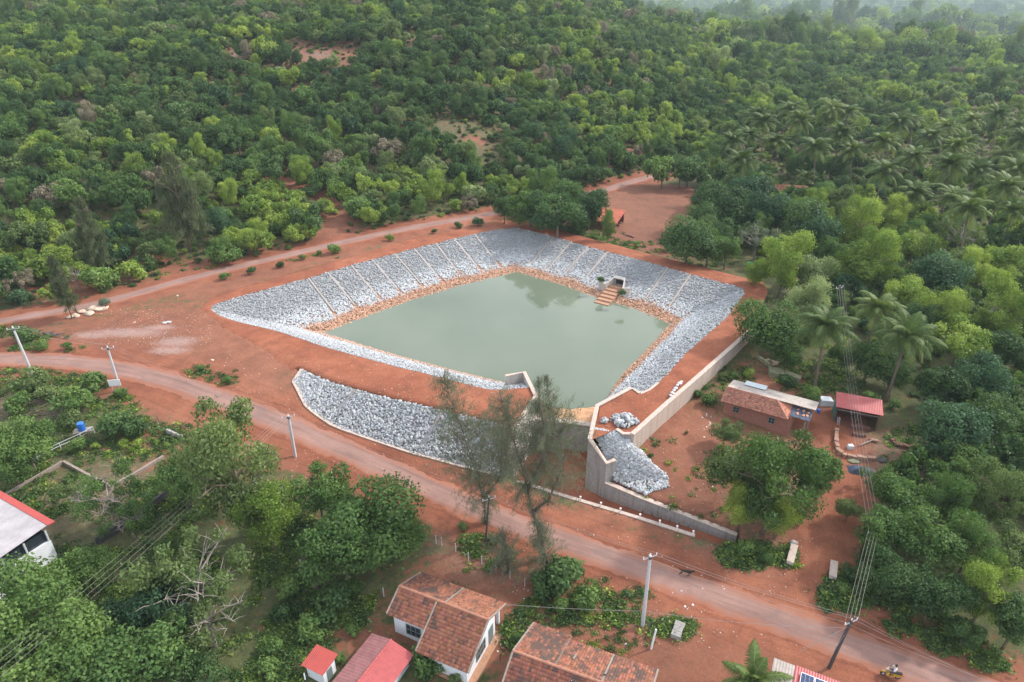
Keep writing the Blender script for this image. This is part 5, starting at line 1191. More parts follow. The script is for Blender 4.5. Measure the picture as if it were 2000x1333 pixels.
def window(f, face, a0, a1, at, z0, z1, parent, bars=2, m='frame'):
    """window in a wall facing v (face='v+') or u ('u+','u-'): frame, panes"""
    mb = MB(); pane = MB(); d = .05
    def bx(b, p0, p1, q0, q1, o0, o1):
        if face == 'v+': b.box(f, p0, p1, at+o0, at+o1, q0, q1)
        elif face == 'v-': b.box(f, p0, p1, at-o1, at-o0, q0, q1)
        elif face == 'u+': b.box(f, at+o0, at+o1, p0, p1, q0, q1)
        else: b.box(f, at-o1, at-o0, p0, p1, q0, q1)
    w_ = .06; mid = [a0+(a1-a0)*i/bars for i in range(1, bars)]
    for x in (a0, a1-w_): bx(mb, x, x+w_, z0, z1, .002, .08)
    for x in mid: bx(mb, x-w_/2, x+w_/2, z0+w_, z1-w_, .002, .075)
    for z in (z0, z1-w_): bx(mb, a0+w_, a1-w_, z, z+w_, .002, .08)
    zm = (z0+z1)/2; 
    for x0, x1 in zip([a0+w_]+[q+w_/2 for q in mid], [q-w_/2 for q in mid]+[a1-w_]): bx(mb, x0, x1, zm-.03, zm+.03, .002, .07)
    o = mb.build('window', M[m], parent)
    bx(pane, a0+.02, a1-.02, z0+.02, z1-.02, .003, .03); o2 = pane.mesh('pane', [M['glass']], parent_loc(parent)); link('pane', o2, o)
    return o
def ridge(name, f, u0, u1, v, z, m, parent, r=.13):
    mb = MB(); n = max(1, int((u1-u0)/.4))
    for i in range(n): mb.tube([f(u0+(u1-u0)*i/n, v, z), f(u0+(u1-u0)*(i+1)/n-.015, v, z+.015)], [r, r*1.1], 8)
    return mb.build(name, m, parent)
M['ridge_tile'] = make_plain('ridge_tile', (.40, .19, .13), .9, .25, 3); M['verge'] = make_plain('verge_mortar', (.27, .22, .19), .95, .25, 3)
# ---- white house with a stepped tiled roof
f = Fr(-10.9, 46.9, -24.2); g0 = -6.85
h = empty('tiled_house', f(4.5, 0, g0), 'white walled house with a stepped orange tiled roof at the bottom centre', 'house')
mb = MB(); mb.box(f, .35, 9.2, -2.1, 1.85, g0+.3, -3.75).box(f, 4.6, 9.2, 1.85, 3.75, g0+.3, -4.5)
for u in (.35, 9.2):
    a = u-.12 if u > 1 else u
    mb.hull8([f(a, -2.1, -3.75), f(a+.12, -2.1, -3.75), f(a+.12, 1.85, -3.75), f(a, 1.85, -3.75), f(a, -.35, -2.55), f(a+.12, -.35, -2.55), f(a+.12, .25, -2.55), f(a, .25, -2.55)])
mb.hull8([f(9.08, 1.85, -4.5), f(9.2, 1.85, -4.5), f(9.2, 3.75, -4.5), f(9.08, 3.75, -4.5), f(9.08, 1.85, -3.3), f(9.2, 1.85, -3.3), f(9.2, 3.75, -4.38), f(9.08, 3.75, -4.38)])
mb.build('wall', M['white'], h)
mb = MB(); mb.box(f, .15, 9.9, -3.5, 2.05, g0-.4, g0+.32).box(f, 4.4, 9.9, 2.054, 4.0, g0-.4, g0+.32); mb.build('plinth', M['plinth'], h)
for u in (.5, 4.9, 9.0):
    mb = MB(); mb.box(f, u-.13, u+.13, -3.35, -3.08, g0+.32, -4.05); mb.build('veranda_pillar', M['white'], h)
window(f, 'v+', 1.7, 3.3, 1.85, g0+1.0, g0+2.35, h, 3); window(f, 'u+', .1, 1.9, 9.2, g0+.9, g0+2.3, h, 3)
mb = MB(); mb.box(f, 9.203, 9.26, -1.6, -.7, g0+.32, g0+2.3); mb.build('door', M['frame'], h)
sl = .50
def roofslab(b, u0, u1, va, za, vb, zb): b.slab(f(u0, va, za), f(u1, va, za), f(u1, vb, zb), f(u0, vb, zb), .06)
mb = MB(); roofslab(mb, 0, 4.2, .0, -2.24, 2.35, -2.24-.52*2.35); roofslab(mb, 4.2, 9.6, .0, -2.23, 4.15, -2.23-.52*4.15); roofslab(mb, 0, 9.6, -.001, -2.24, -3.75, -2.24-.50*3.75)
roof = mb.build('roof', M['verge'], h)
tile_plane('roof_tile', f, 0.05, 4.15, .0, -2.24, 2.4, -2.24-.52*2.4, roof, moss=.42, seed=1); tile_plane('roof_tile', f, 4.3, 9.55, .0, -2.23, 4.2, -2.23-.52*4.2, roof, moss=.36, seed=2, lift=.02)
tile_plane('roof_tile', f, .05, 4.9, -.05, -2.24, -3.8, -2.24-.5*3.75, roof, moss=.75, seed=3); tile_plane('roof_tile', f, 5.05, 9.55, -.05, -2.24, -3.8, -2.24-.5*3.75, roof, moss=.52, seed=4, base=(.35, .145, .09))
ridge('ridge_cap', f, .0, 9.6, 0, -2.14, M['ridge_tile'], roof)
for (u, v0, z0, v1, z1) in ((0, 0, -2.12, 2.4, -3.36), (4.22, .0, -2.08, 4.2, -4.28), (9.6, 0, -2.10, 4.2, -4.30), (0, 0, -2.12, -3.8, -4.0), (4.97, 0, -2.12, -3.8, -4.0), (9.6, 0, -2.12, -3.8, -4.0)):
    mb = MB(); mb.hull8([f(u-.07, v0, z0-.12), f(u+.07, v0, z0-.12), f(u+.07, v1, z1-.12), f(u-.07, v1, z1-.12), f(u-.07, v0, z0+.03), f(u+.07, v0, z0+.03), f(u+.07, v1, z1+.03), f(u-.07, v1, z1+.03)]); mb.build('verge', M['verge'], roof)
# ---- long tiled house cut by the bottom edge
f = Fr(.1, 39.8, -22.5); h = empty('tiled_house', f(6, 0, g0), 'long house with a mossy dark tiled roof cut by the bottom edge', 'house')
mb = MB(); mb.box(f, .3, 11.6, -3.6, 3.6, g0, -4.4); mb.build('wall', M['dirty_white'], h)
mb = MB(); 
for q in ((0, 3.85, -.001, -2.34, -5.2, -4.62), (3.85, 12.0, -.001, -2.34, -4.45, -4.30), (0, 12.0, .0, -2.34, 4.4, -4.6)): roofslab(mb, q[0], q[1], q[2], q[3], q[4], q[5])
roof = mb.build('roof', M['verge'], h)
tile_plane('roof_tile', f, .05, 3.8, -.05, -2.33, -5.2, -4.60, roof, moss=.95, seed=11); tile_plane('roof_tile', f, 3.9, 7.9, -.05, -2.33, -4.5, -4.29, roof, moss=.72, seed=12); tile_plane('roof_tile', f, 8.1, 11.95, -.05, -2.33, -4.5, -4.29, roof, moss=.88, seed=13)
tile_plane('roof_tile', f, .05, 11.95, .02, -2.33, 4.4, -4.58, roof, moss=.70, seed=14, base=(.31, .115, .075)); ridge('ridge_cap', f, 0, 12, 0, -2.24, M['ridge_tile'], roof)
for (u, v0, z0, v1, z1) in ((0, 0, -2.2, -5.2, -4.5), (8.0, -1.2, -2.7, -4.5, -4.17), (0, 0, -2.2, 4.4, -4.45), (5.0, -1.7, -2.92, -2.6, -3.33), (12, 0, -2.2, -4.5, -4.17)):
    mb = MB(); mb.hull8([f(u-.08, v0, z0-.12), f(u+.08, v0, z0-.12), f(u+.08, v1, z1-.12), f(u-.08, v1, z1-.12), f(u-.08, v0, z0+.05), f(u+.08, v0, z0+.05), f(u+.08, v1, z1+.05), f(u-.08, v1, z1+.05)]); mb.build('verge', M['verge'], roof)
# ---- red sheet shed, outhouse
f = Fr(-11.2, 42.7, -117.4+180); f = Fr(-11.2, 42.7, -117.4)
h = empty('sheet_shed', f(3, 0, g0), 'shed with a weathered red corrugated gable roof at the bottom edge', 'shed')
mb = MB(); mb.box(f, .3, 6.8, -2.0, 1.8, g0, -5.2); mb.build('wall', M['dirty_white'], h)
sheet('roof_sheet', f, 0, 7, -.0, -4.5, -2.5, -5.1, M['red_sheet'], h, .2); tag(sheet('roof_sheet', f, 0, 7, .0, -4.5, 2.3, -4.95, M['red_dark'], h, .3), 'faded brownish red roof sheet')
ridge('ridge_cap', f, 0, 7, 0, -4.47, M['red_sheet'], h, .09)
f = Fr(-18.9, 40.3, -25.6); h = empty('outhouse', f(1.2, -.9, -6.7), 'small white outhouse with a bright red sheet roof at the bottom', 'outhouse')
mb = MB(); mb.box(f, .3, 2.2, -1.75, -.15, -6.9, -4.75); mb.build('wall', M['white'], h)
sheet('roof_sheet', f, 0, 2.5, .15, -4.66, -2.05, -4.42, M['red_bright'], h, .17)
mb = MB(); mb.box(f, 2.203, 2.25, -1.25, -.6, -6.8, -5.15); mb.build('door', M['frame'], h)
mb = MB(); mb.tube([f(.25, .2, -6.7), f(.25, .2, -5.6), f(.6, .5, -5.9)], .06, 6); mb.build('drain_pipe', M['white_paint'], h)
# ---- building at the left edge with the grey roof and red edge
f = Fr(-54.8, 56.5, -28.5); gl = -3.9
h = empty('sheet_roof_building', f(4, 6, gl), 'white walled building with a grey corrugated roof and red edge at the left', 'building')
mb = MB(); mb.box(f, -3, 8.9, .45, 9, gl, gl+2.8); mb.build('wall', M['white'], h)
mb = MB()
for u in (8.72,):
    for v in (.5, 2.6, 4.7, 6.8, 8.8): mb.box(f, u-.02, u+.16, v, v+.16, gl+2.8, .35)
for v in (.5,):
    for u in (-2, 1, 4, 6.5): mb.box(f, u, u+.16, v, v+.16, gl+2.8, .35)
mb.build('post', M['dirty_white'], h)
mb = MB(); mb.box(f, -2.9, 8.6, .62, 8.9, gl+2.8, .1); mb.build('screen', M['glass'], h)
sheet('roof_sheet', f, -3.2, 9.25, .35, 1.02, 9.5, .35, M['grey_sheet'], h, .32, 'v')
mb = MB(); mb.hull8([f(-3.2, -.35, .9), f(9.35, -.35, .9), f(9.35, .36, 1.0), f(-3.2, .36, 1.0), f(-3.2, -.35, 1.02), f(9.35, -.35, 1.02), f(9.35, .36, 1.10), f(-3.2, .36, 1.10)]); mb.build('red_edge', M['red_bright'], h)
# ---- brick house on the right
f = Fr(29.9, 78.8, -30.5); gr = -3.6
h = empty('brick_house', f(4, 0, gr), 'brick red house with clay tiled hip roof and grey sheet lean-to', 'house')
mb = MB(); mb.box(f, -.35, 8.4, -3.3, 1.6, gr-.4, -.62); mb.build('wall', M['brick'], h)
window(f, 'v+', .95, 1.75, 1.6, gr+1.35, gr+2.2, h, 2); window(f, 'v+', 5.6, 6.4, 1.6, gr+1.2, gr+2.1, h, 2)
ez = -.86
mb = MB(); mb.slab(f(-.75, .0, .28), f(6.0, 0, .28), f(7.9, 2.1, ez), f(-.75, 2.1, ez), .06); mb.face([f(6.0, 0, .25), f(8.3, -.9, -.3), f(7.9, 2.1, ez)]); mb.face([f(6.0, 0, .20), f(7.9, 2.1, ez-.06), f(8.3, -.9, -.36)])
roof = mb.build('roof', M['verge'], h)
def tile_clip(f, u0, u1f, va, za, vb, zb, parent, seed, base):
    nr = 8
    for j in range(nr):
        a, b = j/nr, (j+1)/nr; tile_plane('roof_tile', f, u0, u1f((a+b)/2), va+(vb-va)*a, za+(zb-za)*a, va+(vb-va)*b, za+(zb-za)*b, parent, .27, .34, .22, seed+j, base)
V0 = len(bpy.data.objects); tile_clip(f, -.7, lambda t: 6.0+1.85*t, .0, .28, 2.12, ez, roof, 31, (.40, .175, .12))
hipf = Fr(0, 0, 0); a_ = f(6.0, 0, .27); b_ = f(8.35, -.95, -.3); c_ = f(7.95, 2.15, ez)
V, F, T = [], [], []; k = 0
for j in range(9):
    for i in range(j+1):
        p0 = a_.lerp(b_, j/9).lerp(a_.lerp(c_, j/9), i/(j+1e-6) if j else 0); q0 = a_.lerp(b_, (j+1)/9); q1 = a_.lerp(c_, (j+1)/9)
        l0 = q0.lerp(q1, i/(j+1)+.01); l1 = q0.lerp(q1, (i+1)/(j+1)-.01); t0 = a_.lerp(b_, j/9).lerp(a_.lerp(c_, j/9), i/(j+1)); t1 = a_.lerp(b_, j/9).lerp(a_.lerp(c_, j/9), (i+1)/(j+1))
        up = Vector((0, 0, .07)); V += [t0+up*.3, t1+up*.3, l1+up, l0+up, l1, l0]; F += [(k, k+1, k+2, k+3), (k+3, k+2, k+4, k+5)]; k += 6
        T += [np.array([.47, .20, .135])*rng.uniform(.75, 1.2)]*6
tag(link('roof_tile', npmesh('roof_tile', np.array([tuple(v) for v in V])-np.array(parent_loc(roof)), F, M['tile'], {'tone': np.array(T)}), roof), kind='stuff')
mb = MB(); mb.tube([f(-.75, 0, .33), f(6, 0, .33), f(7.95, 2.15, ez+.08)], .09, 6); mb.build('ridge_cap', M['ridge_tile'], roof)
sheet('lean_to_sheet', f, -.6, 10.8, -.12, .30, -3.9, -.62, M['cement_sheet'], h, .4, 'v', .03, .02)
s_ = sheet('steel_sheet', f, 1.1, 4.0, -2.6, -.16, -4.3, -.45, M['steel_sheet'], h, .25, 'v')
mb = MB(); mb.box(f, 9.9, 10.1, -3.7, -3.5, gr-.4, -.75).box(f, 10.2, 10.4, -.6, -.4, gr-.4, .0).box(f, 9.9, 10.1, 1.2, 1.4, gr-.4, -1.05); mb.build('post', M['verge'], h)
tp = empty('tarpaulin', f(9.2, .4, -.5), 'dark grey tarpaulin with orange patches laid on the house roof end', 'tarpaulin')
mb = MB(); n = 8
def tq(i, j): 
    u = 8.05+2.45*i/n; v = -.75+2.3*j/n; return f(u, v, -.12-.36*(j/n)-.12*(i/n)+.05*math.sin(i*1.7+j))
for i in range(n):
    for j in range(n): mb.slab(tq(i, j), tq(i+1, j), tq(i+1, j+1), tq(i, j+1), .02, 0)
for (ci, cj) in ((2.2, 2.5), (4.5, 2.2), (6.5, 2.6), (2.6, 5.2), (5.0, 5.3), (6.4, 4.6)):
    pts = [tq(ci+.55*math.cos(a)*(1+.3*math.sin(3*a)), cj+.8*math.sin(a))+Vector((0, 0, .06)) for a in np.linspace(0, 6.28, 12)[:-1]]
    mb.face(pts, 1)
mb.build('cloth', [M['tarp'], M['tarp_orange']], tp)
# ---- red roofed shed and yard
f = Fr(44.8, 79.4, -21.6); gs = -4.1
h = empty('open_shed', f(2.7, 1.6, gs), 'open shed with a dusty red corrugated roof right of the brick house', 'shed')
sheet('roof_sheet', f, -.15, 5.6, -.1, -.75, 3.3, -1.15, M['red_sheet'], h, .2)
for u, v in ((.1, .1), (5.2, .1), (.1, 3.0), (5.2, 3.0), (2.7, 3.0)):
    mb = MB(); mb.tube([f(u, v, gs-.3), f(u, v, -1.2)], .06, 6); mb.build('post', M['bark'], h)
mb = MB(); mb.box(f, .0, 5.3, .0, .15, gs-.2, -.95).box(f, 5.2, 5.35, .16, 2.9, gs-.2, -1.3); mb.build('back_wall', M['rubble'], h)
mb = MB(); mb.box(f, -.06, -.02, .2, 3.0, gs-.2, -1.3); mb.build('side_screen', make_plain('green_screen', (.04, .16, .13), .7), h)
mb = MB(); mb.tube([f(.2, 3.15, -1.55), f(5.1, 3.15, -1.6)], .05, 6); mb.build('beam', M['bark_pale'], h)
lad = [(0, 0), (.25, .1), (.12, -.05)]
for i, (a, b) in enumerate(lad):
    q = f(.5+a, 3.7+b, gs); mb = MB(); mb.tube([q, q+Vector((.15-.2*i, .2, 1.6))], .05, 5); o = mb.build('leaning_pole', M['metal'], None, org=q); tag(o, ['left','right','middle'][i]+' grey pole leaning at the front of the red roofed shed', 'pole', 'poles leaning at the shed')
# curved rubble wall of the yard, blocks, slabs
def gpt(px, py, up=0.0): p = PG(px, py); return Vector((p.x, p.y, p.z+up))
def lowwall(name, pxs, wd, ht, m, label, cat='wall', n=0, blocky=True):
    C = resample([gpt(*q) for q in pxs], n or max(3, len(pxs)*3)); o = empty(name, tuple(C[0]), label, cat)
    for i in range(len(C)-1):
        a, b = Vector(C[i]), Vector(C[i+1]); t = (b-a); t.z = 0; t.normalize(); s = Vector((t.y, -t.x, 0))*wd/2*(rnd.uniform(.85, 1.15) if blocky else 1); j = (rnd.uniform(-.06, .06) if blocky else 0); z = Vector((0, 0, ht*(rnd.uniform(.8, 1.15) if blocky else 1))); d = Vector((0, 0, -.3)); e = t*(.015 if blocky else 0)
        mb = MB(); mb.hull8([a+e-s+d, b-e-s+d, b-e+s+d, a+e+s+d, a+e-s+z, b-e-s+z, b-e+s+z, a+e+s+z]); mb.build('stone' if blocky else 'panel', m, o)
    return o
lowwall('yard_wall', [(1633,842),(1632,868),(1636,885),(1648,893),(1675,897),(1700,901),(1708,898)], .5, .55, M['mud_wall'], 'curved mud and stone wall round the yard below the red roofed shed', n=17)
lowwall('block_row', [(1660,836),(1680,838),(1698,842)], .7, .5, M['rubble'], 'row of dark laterite blocks in front of the red roofed shed', 'block row', 9)
lowwall('block_row', [(1664,850),(1690,854)], .5, .4, M['rubble'], 'second shorter row of laterite blocks inside the walled yard', 'block row', 7)
lowwall('rubble_wall', [(1740,862),(1752,872),(1775,876),(1795,888),(1812,890)], .5, .45, M['rubble'], 'broken laterite wall right of the walled yard', n=13)
def rockobj(px, py, r, m, label, cat, name, group=None, sx=1.3, h=.7):
    g = PG(px, py); me = stones_mesh(name, np.array([[0, 0, r*h*.35]]), np.array([[0, 0, 1.]]), np.array([r]), np.array([[.5, .4, .32]])); me.materials[0] = m
    o = link(name, me, None, g); o.scale = (sx, 1, h); return tag(o, label, cat, group)
rockobj(1670, 902, .75, M['moss'], 'flat grey rock slab below the walled yard', 'rock', 'rock_slab', None, 1.7, .45); rockobj(1726, 900, .7, M['pole_dark'], 'dark flat rock right of the grey rock slab', 'rock', 'rock_slab', None, 1.6, .5)
rockobj(1706, 862, .5, M['mud_wall'], 'pale block at the right end of the walled yard', 'block', 'stone_block', None, 1., 1.)
g = PG(1682, 922); o = empty('tarpaulin_heap', g, 'crumpled dark blue tarpaulin heap on the red soil of the yard', 'tarpaulin')
mb = MB(); V, F = [], []
for j in range(10):
    for i in range(16):
        u, v = i/15*2-1, j/9*2-1; rr = max(abs(u), abs(v)); z = .75*(1-rr**2)*(1+.5*noise.noise(Vector((u*3, v*3, 2))))+.12*noise.noise(Vector((u*6, v*6, 5))); V.append((u*1.6, v*.75-u*.5, max(-.05, z)))
ii = np.arange(160).reshape(10, 16); F = np.stack([ii[:-1, :-1], ii[:-1, 1:], ii[1:, 1:], ii[1:, :-1]], -1).reshape(-1, 4); link('cloth', npmesh('cloth', V, F, M['tarp']), o)
g = PG(1660, 876, ); mb = MB(); mb.hull8([g+Vector(q) for q in ((-.4,-.3,0),(.4,-.3,0),(.4,.3,0),(-.4,.3,0),(-.35,-.25,.5),(.35,-.25,.5),(.3,.25,.55),(-.3,.25,.5))]); tag(mb.build('plastic_sack', M['steel_sheet'], None, org=g), 'pale sack lying inside the walled yard', 'sack')
g = gpt(1695, 868); mb = MB(); mb.tube([g+Vector((-1.4, -.6, .3)), g+Vector((.8, .5, .35))], .08, 6); tag(mb.build('timber_pole', M['bark_pale'], None, org=g), 'pale timber pole lying across the walled yard', 'pole')
# sheet covered thing and slabs behind the house
g = gpt(1612, 790); mb = MB(); mb.hull8([g+Vector(q) for q in ((-1,-.5,0),(1,-.6,0),(1,.5,0),(-1,.6,0),(-.9,-.4,.9),(.8,-.5,.8),(.7,.4,1.),(-.8,.5,1.1))]); tag(mb.build('covered_stack', M['steel_sheet'], None, org=g), 'stack under a whitish sheet at the end of the lean-to', 'stack')
lowwall('mossy_wall', [(1478,699),(1505,717)], .5, .5, M['moss'], 'narrow mossy concrete wall behind the brick house', blocky=False)
lowwall('concrete_tank', [(1500,730),(1530,736)], 1.9, .8, M['moss'], 'mossy concrete tank behind the brick house', 'tank', 3, False)
lowwall('concrete_tank', [(1532,734),(1563,744)], 1.2, .6, M['moss'], 'second mossy concrete trough right of the mossy tank', 'tank', 3, False)
for k_, (px, py) in enumerate([(1508,706),(1516,709),(1511,713),(1499,704)]): rockobj(px, py, .4, M['boulder'], ['upper','right','lower','left'][k_]+' loose stone beside the mossy concrete wall', 'stone', 'loose_stone', 'stones beside the mossy wall')
g = gpt(1598, 806); mb = MB(); mb.tube([g, g+Vector((0, 0, .5))], [.22, .26], 10); tag(mb.build('bucket', M['blue'], None, org=g), 'blue bucket between the brick house and the red roofed shed', 'bucket')
# ---- open hut with red sheet roof at the far field
f = Fr(17.1, 149.8, -24.8); gh = -1.5
h = empty('open_hut', f(3, -4, gh), 'open hut under a flat orange red roof beside the red field', 'hut')
mb = MB(); mb.slab(f(-.4, .2, .75), f(6.9, -.3, .7), f(6.7, -8.0, 1.5), f(-.8, -7.6, 1.5), .12); M['clay_cloth'] = make_plain('red_dusty_roof', (.37, .105, .066), .9, .2, .8); mb.build('roof', M['clay_cloth'], h)
for u in (0, 2.1, 4.3, 6.4):
    for v in (-.2, -3.7, -7.2):
        mb = MB(); mb.tube([f(u, v, gh-.4), f(u, v, .85-.09*v)], .11, 6); mb.build('post', M['rubble'], h)
mb = MB(); mb.box(f, -.2, 6.5, -7.4, -7.2, gh-.3, .8); mb.build('back_wall', M['rubble'], h)
n = 0
for k_, (px, py) in enumerate([(1220,458),(1226,460),(1231,462),(1214,431),(1217,425),(1211,436),(1208,441),(1236,464)]): rockobj(px, py, .55, M['rubble'], ['block in the left of the lower row','block in the middle of the lower row','block right of middle in the lower row','top block at the hut corner','second block below the hut corner','third block below the hut corner','lowest block below the hut corner','rightmost block of the lower row'][k_].replace('block', 'red laterite block')+' by the red field', 'block', 'laterite_block', 'laterite blocks by the red field')
# ---- roofs in the palm grove
f = Fr(P(1540, 372, 0).x, P(1540, 372, 0).y, -12); q0 = H(f.o.x, f.o.y)
h = empty('grove_house', (f.o.x, f.o.y, q0), 'low tiled house half hidden at the front of the palm grove', 'house')
mb = MB(); mb.box(f, -4, 4, -2.6, 2.6, q0-.3, q0+2.2); mb.build('wall', M['brick'], h)
mb = MB(); mb.slab(f(-4.6, 0, q0+3.7), f(4.6, 0, q0+3.7), f(4.6, 3.3, q0+2.0), f(-4.6, 3.3, q0+2.0), .08); mb.slab(f(-4.6, -.01, q0+3.7), f(4.6, -.01, q0+3.7), f(4.6, -3.3, q0+2.0), f(-4.6, -3.3, q0+2.0), .08); roof = mb.build('roof', M['verge'], h)
tile_plane('roof_tile', f, -4.6, 4.6, .02, q0+3.7, 3.35, q0+2.0, roof, .4, .45, .35, 41); tile_plane('roof_tile', f, -4.6, 4.6, -.02, q0+3.7, -3.35, q0+2.0, roof, .4, .45, .35, 42)
# ---- building with solar panel at the bottom right
f = Fr(24.6, 40.1, -52.5); f = Fr(P(1512, 1285, -3.6).x, P(1512, 1285, -3.6).y, -27)
h = empty('solar_building', f(3, 2, -6.8), 'building at the bottom edge with grey and red roof sheets and solar panels', 'building')
mb = MB(); mb.box(f, .3, 7, .3, 5, -6.9, -4.0); mb.build('wall', M['dirty_white'], h)
sheet('grey_sheet', f, .0, 1.75, 0, -3.6, 5, -4.0, M['cement_sheet'], h, .25); sheet('red_sheet', f, 1.8, 7.5, -.1, -3.58, 5, -3.98, M['red_sheet'], h, .22)
for i in range(2):
    mb = MB(); mb.slab(f(2.3+i*1.15, .55, -3.40), f(3.4+i*1.15, .55, -3.40), f(3.4+i*1.15, 2.5, -3.55), f(2.3+i*1.15, 2.5, -3.55), .05); a = mb.build('solar_panel', M['white_paint'], h)
    for c in range(3):
        for r in range(5):
            u = 2.35+i*1.15+c*.34; v = .62+r*.37; mb = MB(); z = -3.385-.077*(v-.55)
            mb.slab(f(u, v, z), f(u+.32, v, z), f(u+.32, v+.35, z-.027), f(u, v+.35, z-.027), .012); mb.build('cell', M['solar'], a)
# ------------------------------------------------------------------ poles and wires
TOPS = {}
def pole(key, base, top_py, lean_px, m, label, rad=(.17, .12), arm=True, name='utility_pole', ins=True):
    g = PG(*base); d = ray(lean_px, top_py); t = g.y/d.y; top = Vector((d.x*t, g.y, CAM_H+d.z*t)); top.x = g.x+(top.x-g.x)*1.0
    o = empty(name, g, label, 'pole'); mb = MB(); mb.tube([g-Vector((0, 0, .5)), g.lerp(top, .5), top], [rad[0], (rad[0]+rad[1])/2, rad[1]], 10); mb.build('shaft', m, o)
    TOPS[key] = []
    if arm:
        ax_ = Vector((.92, .38, 0))
        c = top-Vector((0, 0, .25)); mb = MB(); mb.tube([c-ax_*.75, c+ax_*.75], .05, 5); mb.build('crossarm', M['metal'], o)
        mb = MB(); mb.tube([top-Vector((0, 0, .45)), top-Vector((0, 0, .15))], rad[1]*1.18, 10); mb.build('clamp', M['pole_dark'], o)
        for s in (-.7, 0, .7):
            b = (c+ax_*s+Vector((0, 0, .05))) if s else top
            mb = MB(); mb.tube([b, b+Vector((0, 0, .16)), b+Vector((0, 0, .26))], [.03, .06, .04], 6); mb.build('insulator', M['white_paint'], o)
            TOPS[key].append(b+Vector((0, 0, .26)))
    else: TOPS[key] = [top, top-Vector((0, 0, .3)), top-Vector((0, 0, .6))]
    return o, g, top
pole('A', (1255,1222), 1085, 1270, M['pole'], 'pale grey concrete utility pole standing at the road near the bottom houses', (.20, .14))
pole('E', (1618,1305), 1212, 1663, M['pole_dark'], 'dark old utility pole leaning right beside the main road', (.17, .13))
pole('B', (577,892), 812, 563, M['pole'], 'grey concrete utility pole beside the road next to the yellowish tree', (.20, .15))
pole('C', (67,738), 640, 25, M['pole'], 'grey concrete pole leaning left at the left edge by the road', (.19, .14))
pole('D', (232,752), 678, 210, M['pole'], 'grey concrete pole behind the white notice board at the road bend', (.18, .12))
pole('F', (948,1063), 972, 955, M['pole_dark'], 'thin dark wooden pole below the feathery casuarina', (.12, .09))
pole('G', (1688,1105), 1035, 1706, M['pole_dark'], 'dark pole hidden among the trees right of the dirt lane', (.15, .11))
pole('K', (1650,640), 560, 1640, M['pole_dark'], 'thin far pole in the gap between the right hand trees', (.13, .10))
def wire(a, b, sag, label, r=.014, grp=None, n=12):
    pts = [a.lerp(b, i/n)-Vector((0, 0, 4*sag*(i/n)*(1-i/n))) for i in range(n+1)]
    mb = MB(); mb.tube(pts, r, 4); o = mb.build('power_line', M['wire'], None, org=a); return tag(o, label, 'wire', grp)
def span(a, b, sag, label, cnt=4, r=.014):
    for k_ in range(cnt):
        lb = ['leftmost','second','third','rightmost'][k_]+' '+label
        s = (k_-(cnt-1)/2); off = Vector((.42*s, .1*s, 0))
        wire(TOPS[a][1]+off-Vector((0, 0, .05*abs(s))), TOPS[b][1]+off, sag*(1+.06*k_), lb, r, 'wires '+label.split('wire ')[1])
span('E', 'G', .25, 'overhead wire from the leaning dark pole up into the trees', 4, .012); span('G', 'K', .8, 'overhead wire crossing the yard and red roofed shed', 4, .012)
for k_ in range(3):
    w0 = ['near','middle','far'][k_]+' '
    wire(TOPS['F'][k_], TOPS['A'][k_], .5, w0+'overhead wire above the road between dark wooden pole and concrete pole', grp='road wires one'); wire(TOPS['A'][k_], TOPS['E'][k_], .4, w0+'overhead wire above the road from concrete pole to leaning pole', grp='road wires two')
    wire(TOPS['E'][k_], P(2120, 1392+k_*8, .5), .6, w0+'overhead wire along the road leaving the picture at the right', grp='road wires three'); wire(TOPS['B'][k_], TOPS['F'][k_], .6, w0+'overhead wire along the road behind the casuarina', grp='road wires four')
    wire(TOPS['D'][k_], TOPS['B'][k_], .6, w0+'overhead wire along the road bend', grp='road wires five'); wire(TOPS['C'][k_], TOPS['D'][k_], .2, w0+'short overhead wire between the two left poles', grp='road wires six')
for k_ in range(4): wire(TOPS['B'][1]+Vector((.35*(k_-1.5), -.25*(k_-1.5), 0)), P(-90, 1345+18*k_, 1.6), .5, ['first','second','third','fourth'][k_]+' overhead wire from the right passing over the trees in the lower left', .012, 'lower left wires')
f = Fr(-10.9, 46.9, -24.2)
wire(f(9.6, -3.6, -3.95), TOPS['A'][1]-Vector((.2, 0, 7.6)), .15, 'pale service cable from the tiled house to the concrete pole', .02); wire(TOPS['A'][1]-Vector((-.2, 0, 7.6)), TOPS['E'][1]-Vector((0, 0, 1.2)), .5, 'pale service cable from the concrete pole to the leaning pole', .02)
wire(TOPS['E'][1]-Vector((0, 0, .9)), gpt(1550, 1310, 2.6), .05, 'stay wire from the leaning pole to the solar roof', .022); wire(TOPS['E'][1]-Vector((0, 0, 1.2)), gpt(1598, 1318), .03, 'stay wire from the leaning pole to the ground', .022)
